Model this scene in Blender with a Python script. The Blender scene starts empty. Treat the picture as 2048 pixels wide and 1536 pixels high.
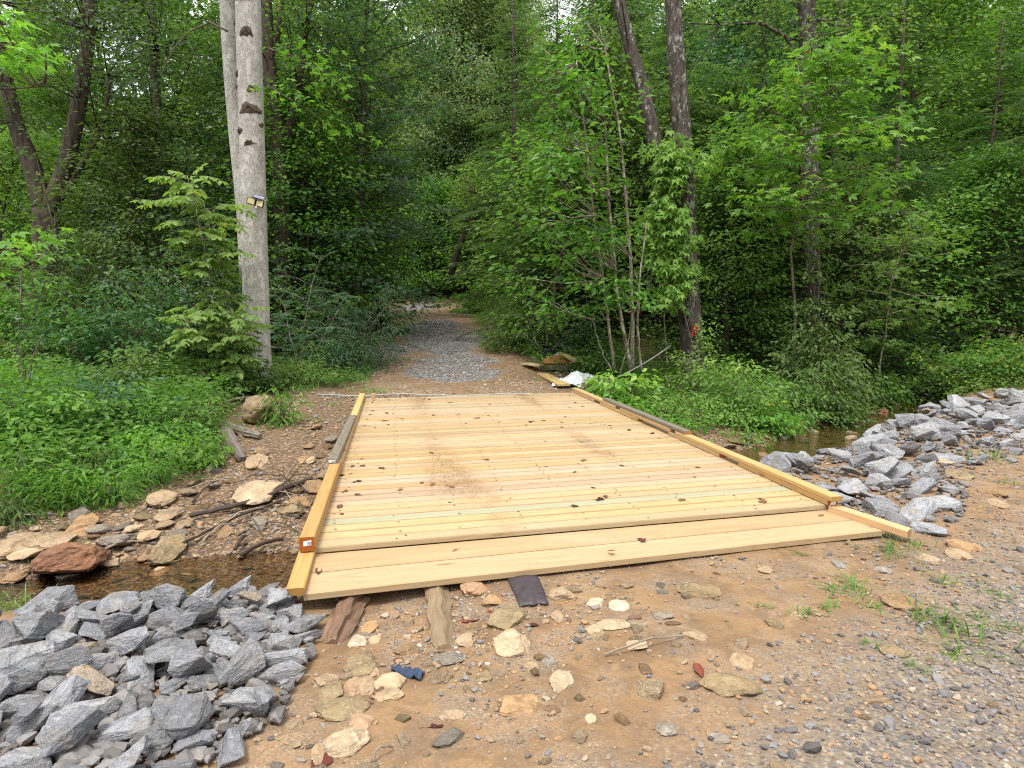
EXPOSURE = 0.9; LEAF_T = .16; LEAF_K = (1.62, 1.52, 1.75)
import bpy, math, random
import numpy as np
from mathutils import Vector, Matrix, Quaternion

SC = bpy.context.scene
COL = SC.collection
F = 1300.0
PITCH = math.atan(143 / F)
CZ = 1.6
CP, SP = math.cos(PITCH), math.sin(PITCH)

# ------------------------------------------------------------------ placing
def ray(px, py):
    a = (px - 1024) / F
    b = -(py - 768) / F
    return np.array([a, CP + b * SP, -SP + b * CP])
def at_z(px, py, z):
    d = ray(px, py); t = (z - CZ) / d[2]
    return d * t + np.array([0, 0, CZ])
def at_y(px, py, y):
    d = ray(px, py)
    return d * (y / d[1]) + np.array([0, 0, CZ])

# ------------------------------------------------------------------ terrain
CREEK = np.array([(-30, -9), (-14, 0), (-8, 2.6), (-5, 4.0), (-3.2, 4.75), (-1.8, 5.05), (-0.3, 5.9), (1.5, 7.4),
                  (4.1, 9.6), (8.1, 13.8), (11.2, 16.8), (16, 21), (26, 30), (60, 60)], float)
PATH = np.array([(-0.7, 11.0), (-0.9, 13), (-1.35, 15.3), (-1.9, 17.5), (-2.2, 22), (-2.9, 27), (-4.6, 31), (-9, 35), (-16, 38)], float)

def poly_sd(P, L):
    """distance to polyline, signed: positive on the left of its direction"""
    best = np.full(len(P), 1e9); sg = np.zeros(len(P)); par = np.zeros(len(P))
    acc = 0.0
    for a, b in zip(L[:-1], L[1:]):
        d = b - a; l = np.hypot(*d)
        t = np.clip(((P - a) @ d) / (l * l), 0, 1)
        q = a + t[:, None] * d
        v = P - q
        ds = np.hypot(v[:, 0], v[:, 1])
        m = ds < best
        best[m] = ds[m]
        cr = d[0] * (P[:, 1] - a[1]) - d[1] * (P[:, 0] - a[0])
        sg[m] = np.sign(cr[m]); par[m] = acc + t[m] * l
        acc += l
    return best, sg, par

def wob(x, y, s):
    return (np.sin(x * 1.3 * s + 1.7) * np.sin(y * 1.1 * s + .4) + .5 * np.sin(x * 2.9 * s + y * 1.7 * s) + .35 * np.sin(y * 4.3 * s - x * 2.1 * s + 2)) / 1.85

def height(x, y):
    x = np.atleast_1d(np.asarray(x, float)); y = np.atleast_1d(np.asarray(y, float))
    P = np.stack([x, y], 1)
    d, sg, par = poly_sd(P, CREEK)
    d = d + .12 * wob(x, y, 1.6) * np.clip(d, 0, 1)
    far = np.interp(d, [0, .5, .7, 1.2, 2, 3, 4, 5.5, 8], [-.62, -.56, -.49, -.41, -.30, -.12, .06, .16, .25])
    near = np.interp(d, [0, .5, .7, 1.1, 1.5, 2], [-.62, -.57, -.47, -.16, -.02, 0])
    z = np.where(sg > 0, far, near)
    # the far side climbs along the track
    w = np.clip((d - 1.5) / 4, 0, 1) * (sg > 0)
    rise = np.interp(y, [0, 13.2, 14.5, 15.5, 17.5, 22, 32, 45, 70, 120], [0, 0, .08, .2, .58, .95, 1.55, 3.6, 8, 14])
    z = z + rise * w
    # hillsides away from the track
    dp, _, _ = poly_sd(P, PATH)
    z = z + w * np.clip((dp - 2) / 14, 0, 1.2) ** 1.3 * np.clip((y - 12) / 10, 0, 1) * 1.1
    # right far side beyond creek bend
    near_hill = np.clip((d - 4) / 25, 0, 1) * (sg <= 0) * np.clip((y - 14) / 20, 0, 1) * 2.0
    z = z + near_hill
    # washed-out pocket under the ramp's left end
    z = z - .07 * np.exp(-(((x + .75) / .6) ** 2 + ((y - 3.35) / .45) ** 2))
    z = z + .018 * wob(x, y, 1.1) + .010 * wob(x, y, 3.3) + .10 * wob(x, y, .35) * np.clip((y - 12) / 6, 0, 1)
    return z
def hz(x, y):
    return float(height(x, y)[0])
def ground(px, py, lift=0.0):
    """the point of the terrain that the ray through a photo pixel meets"""
    d = ray(px, py)
    ts = np.concatenate([np.arange(1.2, 20, .02), np.arange(20, 80, .1)])
    q = d[None] * ts[:, None] + np.array([0, 0, CZ])
    below = q[:, 2] < height(q[:, 0], q[:, 1]) + lift
    i = int(np.argmax(below)) if below.any() else len(ts) - 1
    return q[i]

# ------------------------------------------------------------------ objects
def tag(o, label=None, cat=None, group=None, kind=None):
    if label: o['label'] = label
    if cat: o['category'] = cat
    if group: o['group'] = group
    if kind: o['kind'] = kind
    return o
def thing(name, label, cat, loc=(0, 0, 0), rz=0.0, group=None, scale=1.0):
    o = bpy.data.objects.new(name, None); COL.objects.link(o)
    o.empty_display_size = .1
    o.location = loc; o.rotation_euler = (0, 0, rz); o.scale = (scale,) * 3
    return tag(o, label, cat, group)
def obj(name, me, mat=None, parent=None):
    o = bpy.data.objects.new(name, me); COL.objects.link(o)
    if mat is not None and len(me.materials) == 0: me.materials.append(mat)
    if parent is not None: o.parent = parent
    return o

class MB:
    """collects vertices, faces, a per-face number and a per-vertex grain coordinate"""
    def __init__(s):
        s.V = []; s.n = 0; s.P = []; s.R = []; s.G = []; s.M = []
    def add(s, V, polys, rnd=0.0, grain=None, mat=0):
        V = np.asarray(V, float).reshape(-1, 3)
        s.V.append(V); s.G.append(V if grain is None else np.asarray(grain, float).reshape(-1, 3))
        for p in polys:
            p = np.asarray(p, int)
            s.P.append(p + s.n)
            r = np.asarray(rnd, float)
            s.R.append(np.full(len(p), float(r)) if r.ndim == 0 else (r if len(r) == len(p) else np.repeat(r, len(p) // len(r))))
            s.M.append(np.full(len(p), mat, int))
        s.n += len(V)
    def mesh(s, name, mats=(), smooth=False):
        me = bpy.data.meshes.new(name)
        V = np.concatenate(s.V) if s.V else np.zeros((0, 3))
        me.vertices.add(len(V)); me.vertices.foreach_set('co', V.astype(np.float32).ravel())
        loops = np.concatenate([p.ravel() for p in s.P]); sizes = np.concatenate([np.full(len(p), p.shape[1]) for p in s.P])
        st = np.concatenate([[0], np.cumsum(sizes)[:-1]])
        me.loops.add(len(loops)); me.loops.foreach_set('vertex_index', loops.astype(np.int32))
        me.polygons.add(len(sizes)); me.polygons.foreach_set('loop_start', st.astype(np.int32))
        for m in mats: me.materials.append(m)
        me.polygons.foreach_set('material_index', np.concatenate(s.M).astype(np.int32))
        me.update(calc_edges=True)
        a = me.attributes.new('rnd', 'FLOAT', 'FACE'); a.data.foreach_set('value', np.concatenate(s.R).astype(np.float32))
        g = me.attributes.new('gc', 'FLOAT_VECTOR', 'POINT'); g.data.foreach_set('vector', np.concatenate(s.G).astype(np.float32).ravel())
        if smooth: me.shade_smooth()
        else: me.shade_flat()
        return me
    def build(s, name, mat, parent=None, smooth=False):
        return obj(name, s.mesh(name, [mat] if not isinstance(mat, (list, tuple)) else mat, smooth), None, parent)

def norm(v):
    v = np.asarray(v, float)
    return v / np.maximum(np.linalg.norm(v, axis=-1, keepdims=True), 1e-9)

def tube(mb, pts, rad, k=6, rnd=0.0, cap=True, bump=0.0, rng=None):
    pts = np.asarray(pts, float); n = len(pts)
    rad = np.broadcast_to(np.asarray(rad, float), (n,))
    T = np.gradient(pts, axis=0); T = norm(T)
    ref = np.array([0, 0, 1.0]) if abs(T[:, 2]).mean() < .8 else np.array([1.0, 0, 0])
    X = norm(np.cross(T, ref)); Y = np.cross(T, X)
    a = np.linspace(0, 2 * np.pi, k, endpoint=False)
    rr = rad[:, None] * np.ones((n, k))
    if bump and rng is not None: rr = rr * (1 + bump * .8 * rng.normal(size=(1, k)) + bump * .3 * rng.normal(size=(n, k)))
    V = pts[:, None] + rr[..., None] * (np.cos(a)[None, :, None] * X[:, None] + np.sin(a)[None, :, None] * Y[:, None])
    ln = np.concatenate([[0], np.cumsum(np.linalg.norm(np.diff(pts, axis=0), axis=1))])
    off = rnd * 7.3
    G = np.stack([np.repeat(ln[:, None], k, 1) + off, rad[:, None] * np.cos(a)[None] * np.ones((n, k)), rad[:, None] * np.sin(a)[None] * np.ones((n, k))], -1)
    i = np.arange(n - 1)[:, None] * k; j = np.arange(k)[None]
    q = np.stack([i + j, i + (j + 1) % k, i + k + (j + 1) % k, i + k + j], -1).reshape(-1, 4)
    polys = [q]
    if cap: polys.append(np.array([list(range(k))[::-1], [(n - 1) * k + t for t in range(k)]]))
    mb.add(V, polys, rnd, G)

BOXF = np.array([(0, 3, 2, 1), (4, 5, 6, 7), (0, 1, 5, 4), (1, 2, 6, 5), (2, 3, 7, 6), (3, 0, 4, 7)])
def slab(mb, p0, p1, w, h, z0, z1=None, side=0.0, rnd=0.0, bev=.004, joint=False):
    """timber from p0 to p1 (2-D, its centre line; side shifts it sideways), w wide and h high, its underside at z0 (z1 at the far end); eased edges"""
    p0 = np.array(p0[:2], float); p1 = np.array(p1[:2], float)
    z1 = z0 if z1 is None else z1
    d = p1 - p0; L = np.hypot(*d); d = d / L; n = np.array([-d[1], d[0]])
    c0 = p0 + n * side; c1 = p1 + n * side
    b = min(bev, h * .3, w * .3)
    prof = [(-w / 2 + b, 0), (w / 2 - b, 0), (w / 2, b), (w / 2, h - b), (w / 2 - b, h), (-w / 2 + b, h), (-w / 2, h - b), (-w / 2, b)]
    V = []; G = []
    off = (rnd * 53.1) % 17
    for c, z, l in ((c0, z0, 0), (c1, z1, L)):
        for (u, v) in prof:
            q = c + n * u
            V.append((q[0], q[1], z + v)); G.append((l + off, u + off * .37, v))
    k = 8
    quads = [(j, (j + 1) % k, k + (j + 1) % k, k + j) for j in range(k)]
    if joint:      # eased upper edges coloured darker: joint dirt, with the seams' shade painted in
        mb.add(V, [np.array([q for i_, q in enumerate(quads) if i_ not in (3, 5)]), np.array([list(range(k))[::-1], list(range(k, 2 * k))]), np.array([quads[3], quads[5]])], rnd, G); mb.M[-1][:] = 1
    else:
        mb.add(V, [np.array(quads), np.array([list(range(k))[::-1], list(range(k, 2 * k))])], rnd, G)

# ------------------------------------------------------------------ node materials
class NT:
    def __init__(s, name):
        s.m = bpy.data.materials.new(name); s.m.use_nodes = True
        s.t = s.m.node_tree; s.t.nodes.clear()
        s.out = s.t.nodes.new('ShaderNodeOutputMaterial')
    def n(s, typ, ins=None, **kw):
        nd = s.t.nodes.new('ShaderNode' + typ)
        for k, v in kw.items(): setattr(nd, k, v)
        for k, v in (ins or {}).items():
            so = nd.inputs[k]
            if isinstance(v, bpy.types.NodeSocket): s.t.links.new(v, so)
            else:
                if hasattr(so, 'default_value') and hasattr(so.default_value, '__len__') and not hasattr(v, '__len__'): v = (v,) * len(so.default_value)
                if hasattr(so, 'default_value') and hasattr(so.default_value, '__len__') and len(so.default_value) == 4 and len(v) == 3: v = tuple(v) + (1,)
                so.default_value = v
        return nd
    def ramp(s, fac, stops, interp='LINEAR'):
        nd = s.n('ValToRGB', {'Fac': fac}); cr = nd.color_ramp; cr.interpolation = interp
        while len(cr.elements) < len(stops): cr.elements.new(.5)
        for e, (p, c) in zip(cr.elements, stops):
            e.position = p; e.color = (tuple(c) + (1,)) if hasattr(c, '__len__') else (c, c, c, 1)
        return nd.outputs[0]
    def math(s, op, a, b=0.0, c=0.0, clamp=False):
        nd = s.n('Math', {0: a, 1: b, 2: c}, operation=op); nd.use_clamp = clamp
        return nd.outputs[0]
    def mix(s, fac, a, b, blend='MIX'):
        nd = s.t.nodes.new('ShaderNodeMix'); nd.data_type = 'RGBA'; nd.blend_type = blend
        for so, v in ((nd.inputs[0], fac), (nd.inputs[6], a), (nd.inputs[7], b)):
            if isinstance(v, bpy.types.NodeSocket): s.t.links.new(v, so)
            else: so.default_value = (tuple(v) + (1,) if (hasattr(v, '__len__') and len(v) == 3) else v)
        return nd.outputs[2]
    def attr(s, name, out='Fac', typ='GEOMETRY'):
        return s.n('Attribute', attribute_name=name, attribute_type=typ).outputs[out]
    def noise(s, vec, scale, detail=4, rough=.55, dist=0.0, out=0):
        ins = {'Scale': scale, 'Detail': detail, 'Roughness': rough, 'Distortion': dist}
        if vec is not None: ins['Vector'] = vec
        return s.n('TexNoise', ins).outputs[out]
    def voro(s, vec, scale, feature='F1', out='Distance', rand=1.0):
        ins = {'Scale': scale, 'Randomness': rand}
        if vec is not None: ins['Vector'] = vec
        return s.n('TexVoronoi', ins, feature=feature).outputs[out]
    def mapv(s, vec, scale=(1, 1, 1), loc=(0, 0, 0)):
        return s.n('Mapping', {'Vector': vec, 'Scale': scale, 'Location': loc}).outputs[0]
    def pos(s): return s.n('NewGeometry').outputs['Position']
    def objc(s): return s.n('TexCoord').outputs['Object']
    def bump(s, h, strength=.4, dist=.01, normal=None):
        ins = {'Height': h, 'Strength': strength, 'Distance': dist}
        if normal is not None: ins['Normal'] = normal
        return s.n('Bump', ins).outputs[0]
    def pbr(s, col, rough=.8, normal=None, spec=.3, **kw):
        ins = {'Base Color': col, 'Roughness': rough, 'Specular IOR Level': spec}
        if normal is not None: ins['Normal'] = normal
        ins.update(kw)
        return s.n('BsdfPrincipled', ins).outputs[0]
    def done(s, sh):
        s.t.links.new(sh, s.out.inputs[0]); return s.m

def leaf_mat(name, stops, transl=.32, rough=.5, spec=.3, yellow=None):
    t = NT(name); transl = min(.5, transl + LEAF_T); stops = [(p_, tuple(min(.45, v_ * k_) for v_, k_ in zip(c_, LEAF_K))) for p_, c_ in stops]
    r = t.attr('rnd')
    oi = t.n('ObjectInfo').outputs['Random']
    c = t.ramp(r, stops)
    hs = t.n('HueSaturation', {'Hue': t.math('MULTIPLY_ADD', oi, .03, .485), 'Saturation': t.math('MULTIPLY_ADD', oi, .2, .88),
                               'Value': t.math('MULTIPLY_ADD', t.math('FRACT', t.math('MULTIPLY', oi, 7.13)), .5, .78), 'Color': c}).outputs[0]
    p = t.pbr(hs, rough, spec=spec)
    tc = t.mix(1.0, hs, (1.25, 1.35, .55), 'MULTIPLY')
    tr = t.n('BsdfTranslucent', {'Color': tc}).outputs[0]
    return t.done(t.n('MixShader', {0: transl, 1: p, 2: tr}).outputs[0])

def wood_mat(name, light, mid, dark, grey=0.0, stain=False, green=0.0, knots=True, k=1.0):
    t = NT(name)
    g = t.attr('gc', 'Vector'); r = t.attr('rnd')
    streak = t.noise(t.mapv(g, (1.1, 34, 30)), 1.0, 5, .6, .6)
    fine = t.noise(t.mapv(g, (6, 190, 150)), 1.0, 3, .6)
    bow = t.noise(t.mapv(g, (.45, 6, 6)), 1.0, 2, .5, 1.2)
    rings = t.math('FRACT', t.math('MULTIPLY', bow, 9.0))
    rings = t.math('SMOOTHSTEP', rings, .55, .95) if False else t.ramp(rings, [(0, 0), (.6, .15), (.92, 1), (1, 0)])
    c = t.ramp(streak, [(.25, mid), (.5, light), (.75, tuple(l * .96 for l in light))])
    c = t.mix(t.math('MULTIPLY', rings, .38), c, dark)
    c = t.mix(t.math('MULTIPLY', t.ramp(fine, [(.45, 0), (.75, 1)]), .22), c, dark)
    hs = t.n('HueSaturation', {'Hue': t.math('MULTIPLY_ADD', r, .018, .492), 'Saturation': t.math('MULTIPLY_ADD', t.math('FRACT', t.math('MULTIPLY', r, 5.7)), .28, .82),
                               'Value': t.math('MULTIPLY_ADD', t.math('FRACT', t.math('MULTIPLY', r, 13.3)), .34, .78), 'Color': c}).outputs[0]
    c = hs
    if knots:
        v = t.voro(t.mapv(g, (1.6, 7, 7)), 1.0, 'F1', 'Distance')
        kn = t.ramp(v, [(0, 1), (.06, .75), (.12, 0)])
        c = t.mix(t.math('MULTIPLY', kn, .75), c, (.16, .085, .03))
        sp = t.voro(t.mapv(t.pos(), (14, 22, 22)), 1.0, 'F1', 'Distance')
        spk = t.ramp(sp, [(0, 1), (.07, .8), (.10, 0)])
        c = t.mix(t.math('MULTIPLY', spk, .6), c, (.10, .07, .04))
    if stain:
        s1 = t.attr('stain')
        n1 = t.noise(t.pos(), 9, 6, .7)
        n2 = t.noise(t.pos(), 70, 3, .7)
        m = t.math('MULTIPLY', t.math('MULTIPLY', s1, 1.7), t.math('MULTIPLY', t.ramp(n1, [(.30, .1), (.58, 1)]), t.ramp(n2, [(.38, .15), (.6, 1)])), clamp=True)
        c = t.mix(m, c, (.20, .12, .055))
        wb = t.noise(t.mapv(t.pos(), (.5, 2.2, 1)), 1.0, 4, .6)
        c = t.mix(t.math('MULTIPLY', t.ramp(wb, [(.5, 0), (.72, 1)]), .25), c, (.42, .42, .33))
    h = t.math('ADD', t.math('MULTIPLY', streak, .5), t.math('MULTIPLY', fine, .35))
    return t.done(t.pbr(c, .62, t.bump(h, .35, .004), .25))

# ------------------------------------------------------------------ world, sun, camera
w = bpy.data.worlds.new("World"); SC.world = w; w.use_nodes = True
nt = w.node_tree; nt.nodes.clear()
sky = nt.nodes.new('ShaderNodeTexSky'); sky.sky_type = 'NISHITA'; sky.sun_disc = False
SUN_EL, SUN_AZ = math.radians(66), math.radians(205)     # high, behind the camera and a little to the left
sky.sun_elevation = SUN_EL; sky.sun_rotation = SUN_AZ
sky.air_density = 1.0; sky.dust_density = 6.0; sky.ozone_density = 1.0; sky.altitude = 500
bg = nt.nodes.new('ShaderNodeBackground'); bg.inputs[1].default_value = 0.15
wo = nt.nodes.new('ShaderNodeOutputWorld')
tcw = nt.nodes.new('ShaderNodeTexCoord'); cn = nt.nodes.new('ShaderNodeTexNoise'); cn.inputs['Scale'].default_value = 2.2; cn.inputs['Detail'].default_value = 6; cn.inputs['Roughness'].default_value = .6
nt.links.new(tcw.outputs['Generated'], cn.inputs['Vector'])
cr = nt.nodes.new('ShaderNodeValToRGB'); cr.color_ramp.elements[0].position = .30; cr.color_ramp.elements[0].color = (.35, .35, .35, 1); cr.color_ramp.elements[1].position = .55; cr.color_ramp.elements[1].color = (.95, .95, .95, 1)
nt.links.new(cn.outputs[0], cr.inputs[0])
cm_ = nt.nodes.new('ShaderNodeMix'); cm_.data_type = 'RGBA'; cm_.inputs[7].default_value = (6.6, 6.9, 7.3, 1)      # high bright cloud over most of the sky
sz_ = nt.nodes.new('ShaderNodeSeparateXYZ'); nt.links.new(tcw.outputs['Generated'], sz_.inputs[0])
mr = nt.nodes.new('ShaderNodeMapRange'); mr.inputs['From Min'].default_value = 0; mr.inputs['From Max'].default_value = 1; mr.inputs['To Min'].default_value = .62; mr.inputs['To Max'].default_value = 1.35
nt.links.new(sz_.outputs[2], mr.inputs[0])
vm = nt.nodes.new('ShaderNodeVectorMath'); vm.operation = 'SCALE'; vm.inputs[0].default_value = (7.0, 7.0, 7.05); nt.links.new(mr.outputs[0], vm.inputs['Scale']); nt.links.new(vm.outputs[0], cm_.inputs[7])   # brighter overhead, as cloud is
nt.links.new(cr.outputs[0], cm_.inputs[0]); nt.links.new(sky.outputs[0], cm_.inputs[6]); nt.links.new(cm_.outputs[2], bg.inputs[0]); nt.links.new(bg.outputs[0], wo.inputs[0])
sl = bpy.data.lights.new('sun', 'SUN'); sl.energy = 2.4; sl.angle = math.radians(16); sl.color = (1, .955, .88)
so = bpy.data.objects.new('sun', sl); COL.objects.link(so)
sd = Vector((math.sin(SUN_AZ) * math.cos(SUN_EL), math.cos(SUN_AZ) * math.cos(SUN_EL), math.sin(SUN_EL)))   # towards the sun
so.rotation_euler = sd.to_track_quat('Z', 'Y').to_euler(); so.location = (0, -5, 30)
cam = bpy.data.cameras.new('camera'); co = bpy.data.objects.new('camera', cam); COL.objects.link(co)
cam.sensor_width = 36; cam.lens = 36 * F / 2048; cam.clip_end = 2000; cam.clip_start = .05
co.location = (0, 0, CZ); co.rotation_euler = (math.pi / 2 - PITCH, 0, 0)
SC.camera = co
SC.view_settings.view_transform = 'Standard'; SC.view_settings.look = 'None'; SC.view_settings.gamma = 1
SC.view_settings.exposure = EXPOSURE
SC.view_settings.use_curve_mapping = False
SC.cycles.max_bounces = 8; SC.cycles.diffuse_bounces = 5; SC.cycles.glossy_bounces = 2
SC.cycles.transmission_bounces = 4; SC.cycles.transparent_max_bounces = 8
SC.cycles.use_denoising = False; SC.cycles.filter_width = 1.15; SC.cycles.caustics_reflective = False; SC.cycles.caustics_refractive = False
SC.cycles.use_adaptive_sampling = True; SC.cycles.adaptive_threshold = .01

# ------------------------------------------------------------------ materials of the ground
def in_poly(x, y, poly):
    poly = np.asarray(poly, float)[:, :2]; c = np.zeros(len(x), bool)
    for (x0, y0), (x1, y1) in zip(poly, np.roll(poly, -1, 0)):
        hit = ((y0 > y) != (y1 > y)) & (x < (x1 - x0) * (y - y0) / ((y1 - y0) or 1e-9) + x0)
        c ^= hit
    return c
def sstep(v, a, b):
    t = np.clip((v - a) / (b - a), 0, 1); return t * t * (3 - 2 * t)
PATCHES = [(905, 746, 95, 17), (910, 722, 80, 10), (892, 684, 80, 24), (862, 655, 48, 14), (785, 700, 46, 12), (838, 612, 36, 4)]
def patch_mask(x, y):
    m = np.zeros(len(x))
    for (px, py, rx, ry) in PATCHES:
        c = ground(px, py); e = ground(px + rx, py); f = ground(px, py - ry); b = ground(px, py + ry)
        ax = abs(e[0] - c[0]); cy = (f[1] + b[1]) / 2; ay = max(abs(f[1] - b[1]) / 2, .3)
        dd = np.sqrt(((x - c[0]) / ax) ** 2 + ((y - cy) / ay) ** 2) + .16 * wob(x, y, 2.2) + .09 * wob(x, y, 6)
        m = np.maximum(m, 1 - sstep(dd, .85, 1.12))
    return m
def masks(x, y):
    P = np.stack([x, y], 1)
    d, sg, _ = poly_sd(P, CREEK); dp, _, _ = poly_sd(P, PATH)
    n = wob(x, y, .9) * .5 + wob(x, y, 2.6) * .3
    # grey road gravel towards the right foreground
    a = np.array([.05, 1.9]); bb = np.array([3.9, 4.7]); t = (bb - a) / np.hypot(*(bb - a))
    side = -((x - a[0]) * -t[1] + (y - a[1]) * t[0])
    gravel = sstep(side + n * .45, -.35, .55) * (sg < 0)
    creek = np.where(sg > 0, 1 - sstep(d + n * .35, 2.6, 3.6), 1 - sstep(d + n * .2, 1.0, 1.5))
    # stony strip beside the bridge's far half
    beside = (1 - sstep(np.abs(x + 2.6 + (y - 8) * -.02) + .4 * n, .9, 1.9)) * sstep(y, 7, 7.6) * (1 - sstep(y, 11, 12.6))
    creek = np.maximum(creek, beside * .8)
    track = (1 - sstep(dp + n * .5, 1.7, 2.5)) * (sg > 0) * sstep(y, 10, 10.8)
    litter = (sg > 0) * (1 - track) * (1 - creek)
    litter = np.maximum(litter, (sg <= 0) * sstep(y, 14, 17))
    return gravel, creek, track, litter

def ground_material():
    t = NT('earth')
    p = t.pos()
    gravel, creek, track, litter, patch = (t.attr(a) for a in ('gravel', 'creek', 'track', 'litter', 'patch'))
    n1 = t.noise(p, 1.6, 5, .6); n2 = t.noise(p, 11, 5, .65); n3 = t.noise(p, 75, 3, .6)
    mud = t.ramp(n1, [(.3, (.125, .073, .036)), (.48, (.205, .122, .058)), (.7, (.265, .168, .086))])
    mud = t.mix(t.ramp(n2, [(.42, 0), (.62, .6)]), mud, (.185, .105, .048))
    mud = t.mix(t.math('MULTIPLY', t.ramp(n3, [(.4, 0), (.75, 1)]), .3), mud, (.33, .235, .14))
    grit = t.voro(p, 150, 'F1', 'Color')
    gs = t.n('SeparateColor', {0: grit}).outputs[0]
    gcol = t.ramp(gs, [(0, (.07, .068, .066)), (.3, (.15, .135, .12)), (.6, (.23, .185, .13)), (.85, (.31, .235, .15)), (1, (.42, .39, .34))])
    # loose grit lies in drifts
    pk = t.ramp(t.noise(p, 4.2, 6, .7, .6), [(.46, 0), (.58, .75)])
    mud = t.mix(pk, mud, t.mix(n2, (.10, .062, .034), (.17, .108, .060)))
    drift = t.ramp(t.noise(p, 2.7, 5, .7), [(.45, 0), (.6, 1)])
    mud = t.mix(t.math('MULTIPLY', drift, .42), mud, gcol)
    vc = t.voro(p, 62, 'F1', 'Color'); vd = t.voro(p, 62, 'F1', 'Distance')
    sv = t.n('SeparateColor', {0: vc}).outputs[1]
    gr = t.ramp(sv, [(0, (.075, .075, .078)), (.35, (.14, .135, .13)), (.65, (.20, .165, .125)), (.9, (.27, .22, .165)), (1, (.38, .36, .32))])
    gr = t.mix(t.ramp(vd, [(.3, 0), (.75, .7)]), gr, (.16, .115, .075))
    c = t.mix(t.math('MULTIPLY', gravel, t.ramp(t.noise(p, 3.5, 5, .65), [(.3, .35), (.55, .95)])), mud, gr)
    vc2 = t.voro(p, 34, 'F1', 'Color'); vd2 = t.voro(p, 34, 'F1', 'Distance')
    s2 = t.n('SeparateColor', {0: vc2}).outputs[0]
    ck = t.ramp(s2, [(0, (.07, .05, .035)), (.3, (.16, .10, .055)), (.6, (.24, .15, .08)), (.85, (.32, .22, .13)), (1, (.42, .34, .24))])
    ck = t.mix(t.ramp(vd2, [(.35, 0), (.7, .8)]), ck, (.06, .04, .025))
    ck = t.mix(t.ramp(n1, [(.4, 0), (.65, .5)]), ck, (.10, .065, .04))
    c = t.mix(creek, c, ck)
    tr = t.ramp(n2, [(.3, (.10, .062, .036)), (.5, (.185, .118, .066)), (.7, (.25, .17, .10))])
    tr = t.mix(t.ramp(t.noise(p, 1.3, 4, .6), [(.45, 0), (.6, .65)]), tr, t.ramp(s2, [(0, (.08, .052, .033)), (.5, (.19, .13, .08)), (1, (.38, .32, .24))]))
    c = t.mix(track, c, tr)
    pg = t.voro(p, 26, 'F1', 'Color'); pd = t.voro(p, 26, 'F1', 'Distance')
    ps = t.n('SeparateColor', {0: pg}).outputs[2]
    pc = t.ramp(ps, [(0, (.12, .124, .133)), (.4, (.21, .218, .235)), (.8, (.29, .30, .315)), (1, (.40, .41, .42))])
    pc = t.mix(t.ramp(pd, [(.4, 0), (.8, .6)]), pc, (.12, .10, .085))
    c = t.mix(patch, c, pc)
    lt = t.ramp(n2, [(.3, (.022, .014, .008)), (.5, (.05, .032, .018)), (.68, (.10, .062, .034))])
    lt = t.mix(t.ramp(n3, [(.5, 0), (.7, .6)]), lt, (.13, .085, .045))
    c = t.mix(litter, c, lt)
    peb = t.math('SUBTRACT', 1.0, vd)
    hsum = t.math('ADD', t.math('MULTIPLY', n2, .8), t.math('ADD', t.math('MULTIPLY', n3, .25), t.math('MULTIPLY', t.math('MULTIPLY', peb, .45), t.math('MAXIMUM', gravel, t.math('MAXIMUM', creek, patch)))))
    rough = t.ramp(n1, [(.4, .62), (.6, .9)])
    return t.done(t.pbr(c, rough, t.bump(hsum, .7, .02), .3))

M = {}
M['earth'] = ground_material()

# ------------------------------------------------------------------ the ground: one sheet to the horizon
def axis(lo, hi, step, far_lo, far_hi):
    a = list(np.arange(lo, hi, step)); s = step
    x = a[-1]
    while x < far_hi: s = min(s * 1.16, 30); x += s; a.append(x)
    s = step; x = lo; pre = []
    while x > far_lo: s = min(s * 1.16, 30); x -= s; pre.append(x)
    return np.array(pre[::-1] + a)
gx = axis(-6, 9, .055, -500, 500); gy = axis(1.2, 13.5, .055, -500, 700)
XX, YY = np.meshgrid(gx, gy)
xs, ys = XX.ravel(), YY.ravel()
zs = height(xs, ys)
nx, ny = len(gx), len(gy)
ii = np.arange(ny - 1)[:, None] * nx + np.arange(nx - 1)[None]
quads = np.stack([ii, ii + 1, ii + nx + 1, ii + nx], -1).reshape(-1, 4)
gm = MB(); gm.add(np.stack([xs, ys, zs], 1), [quads])
gme = gm.mesh('ground', [M['earth']], smooth=True)
gr_, ck_, tr_, li_ = masks(xs, ys); pt_ = patch_mask(xs, ys)
for nm, v in (('gravel', gr_), ('creek', ck_), ('track', tr_), ('litter', li_), ('patch', pt_)):
    a = gme.attributes.new(nm, 'FLOAT', 'POINT'); a.data.foreach_set('value', np.asarray(v, np.float32))
tag(obj('ground', gme), kind='structure')

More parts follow.
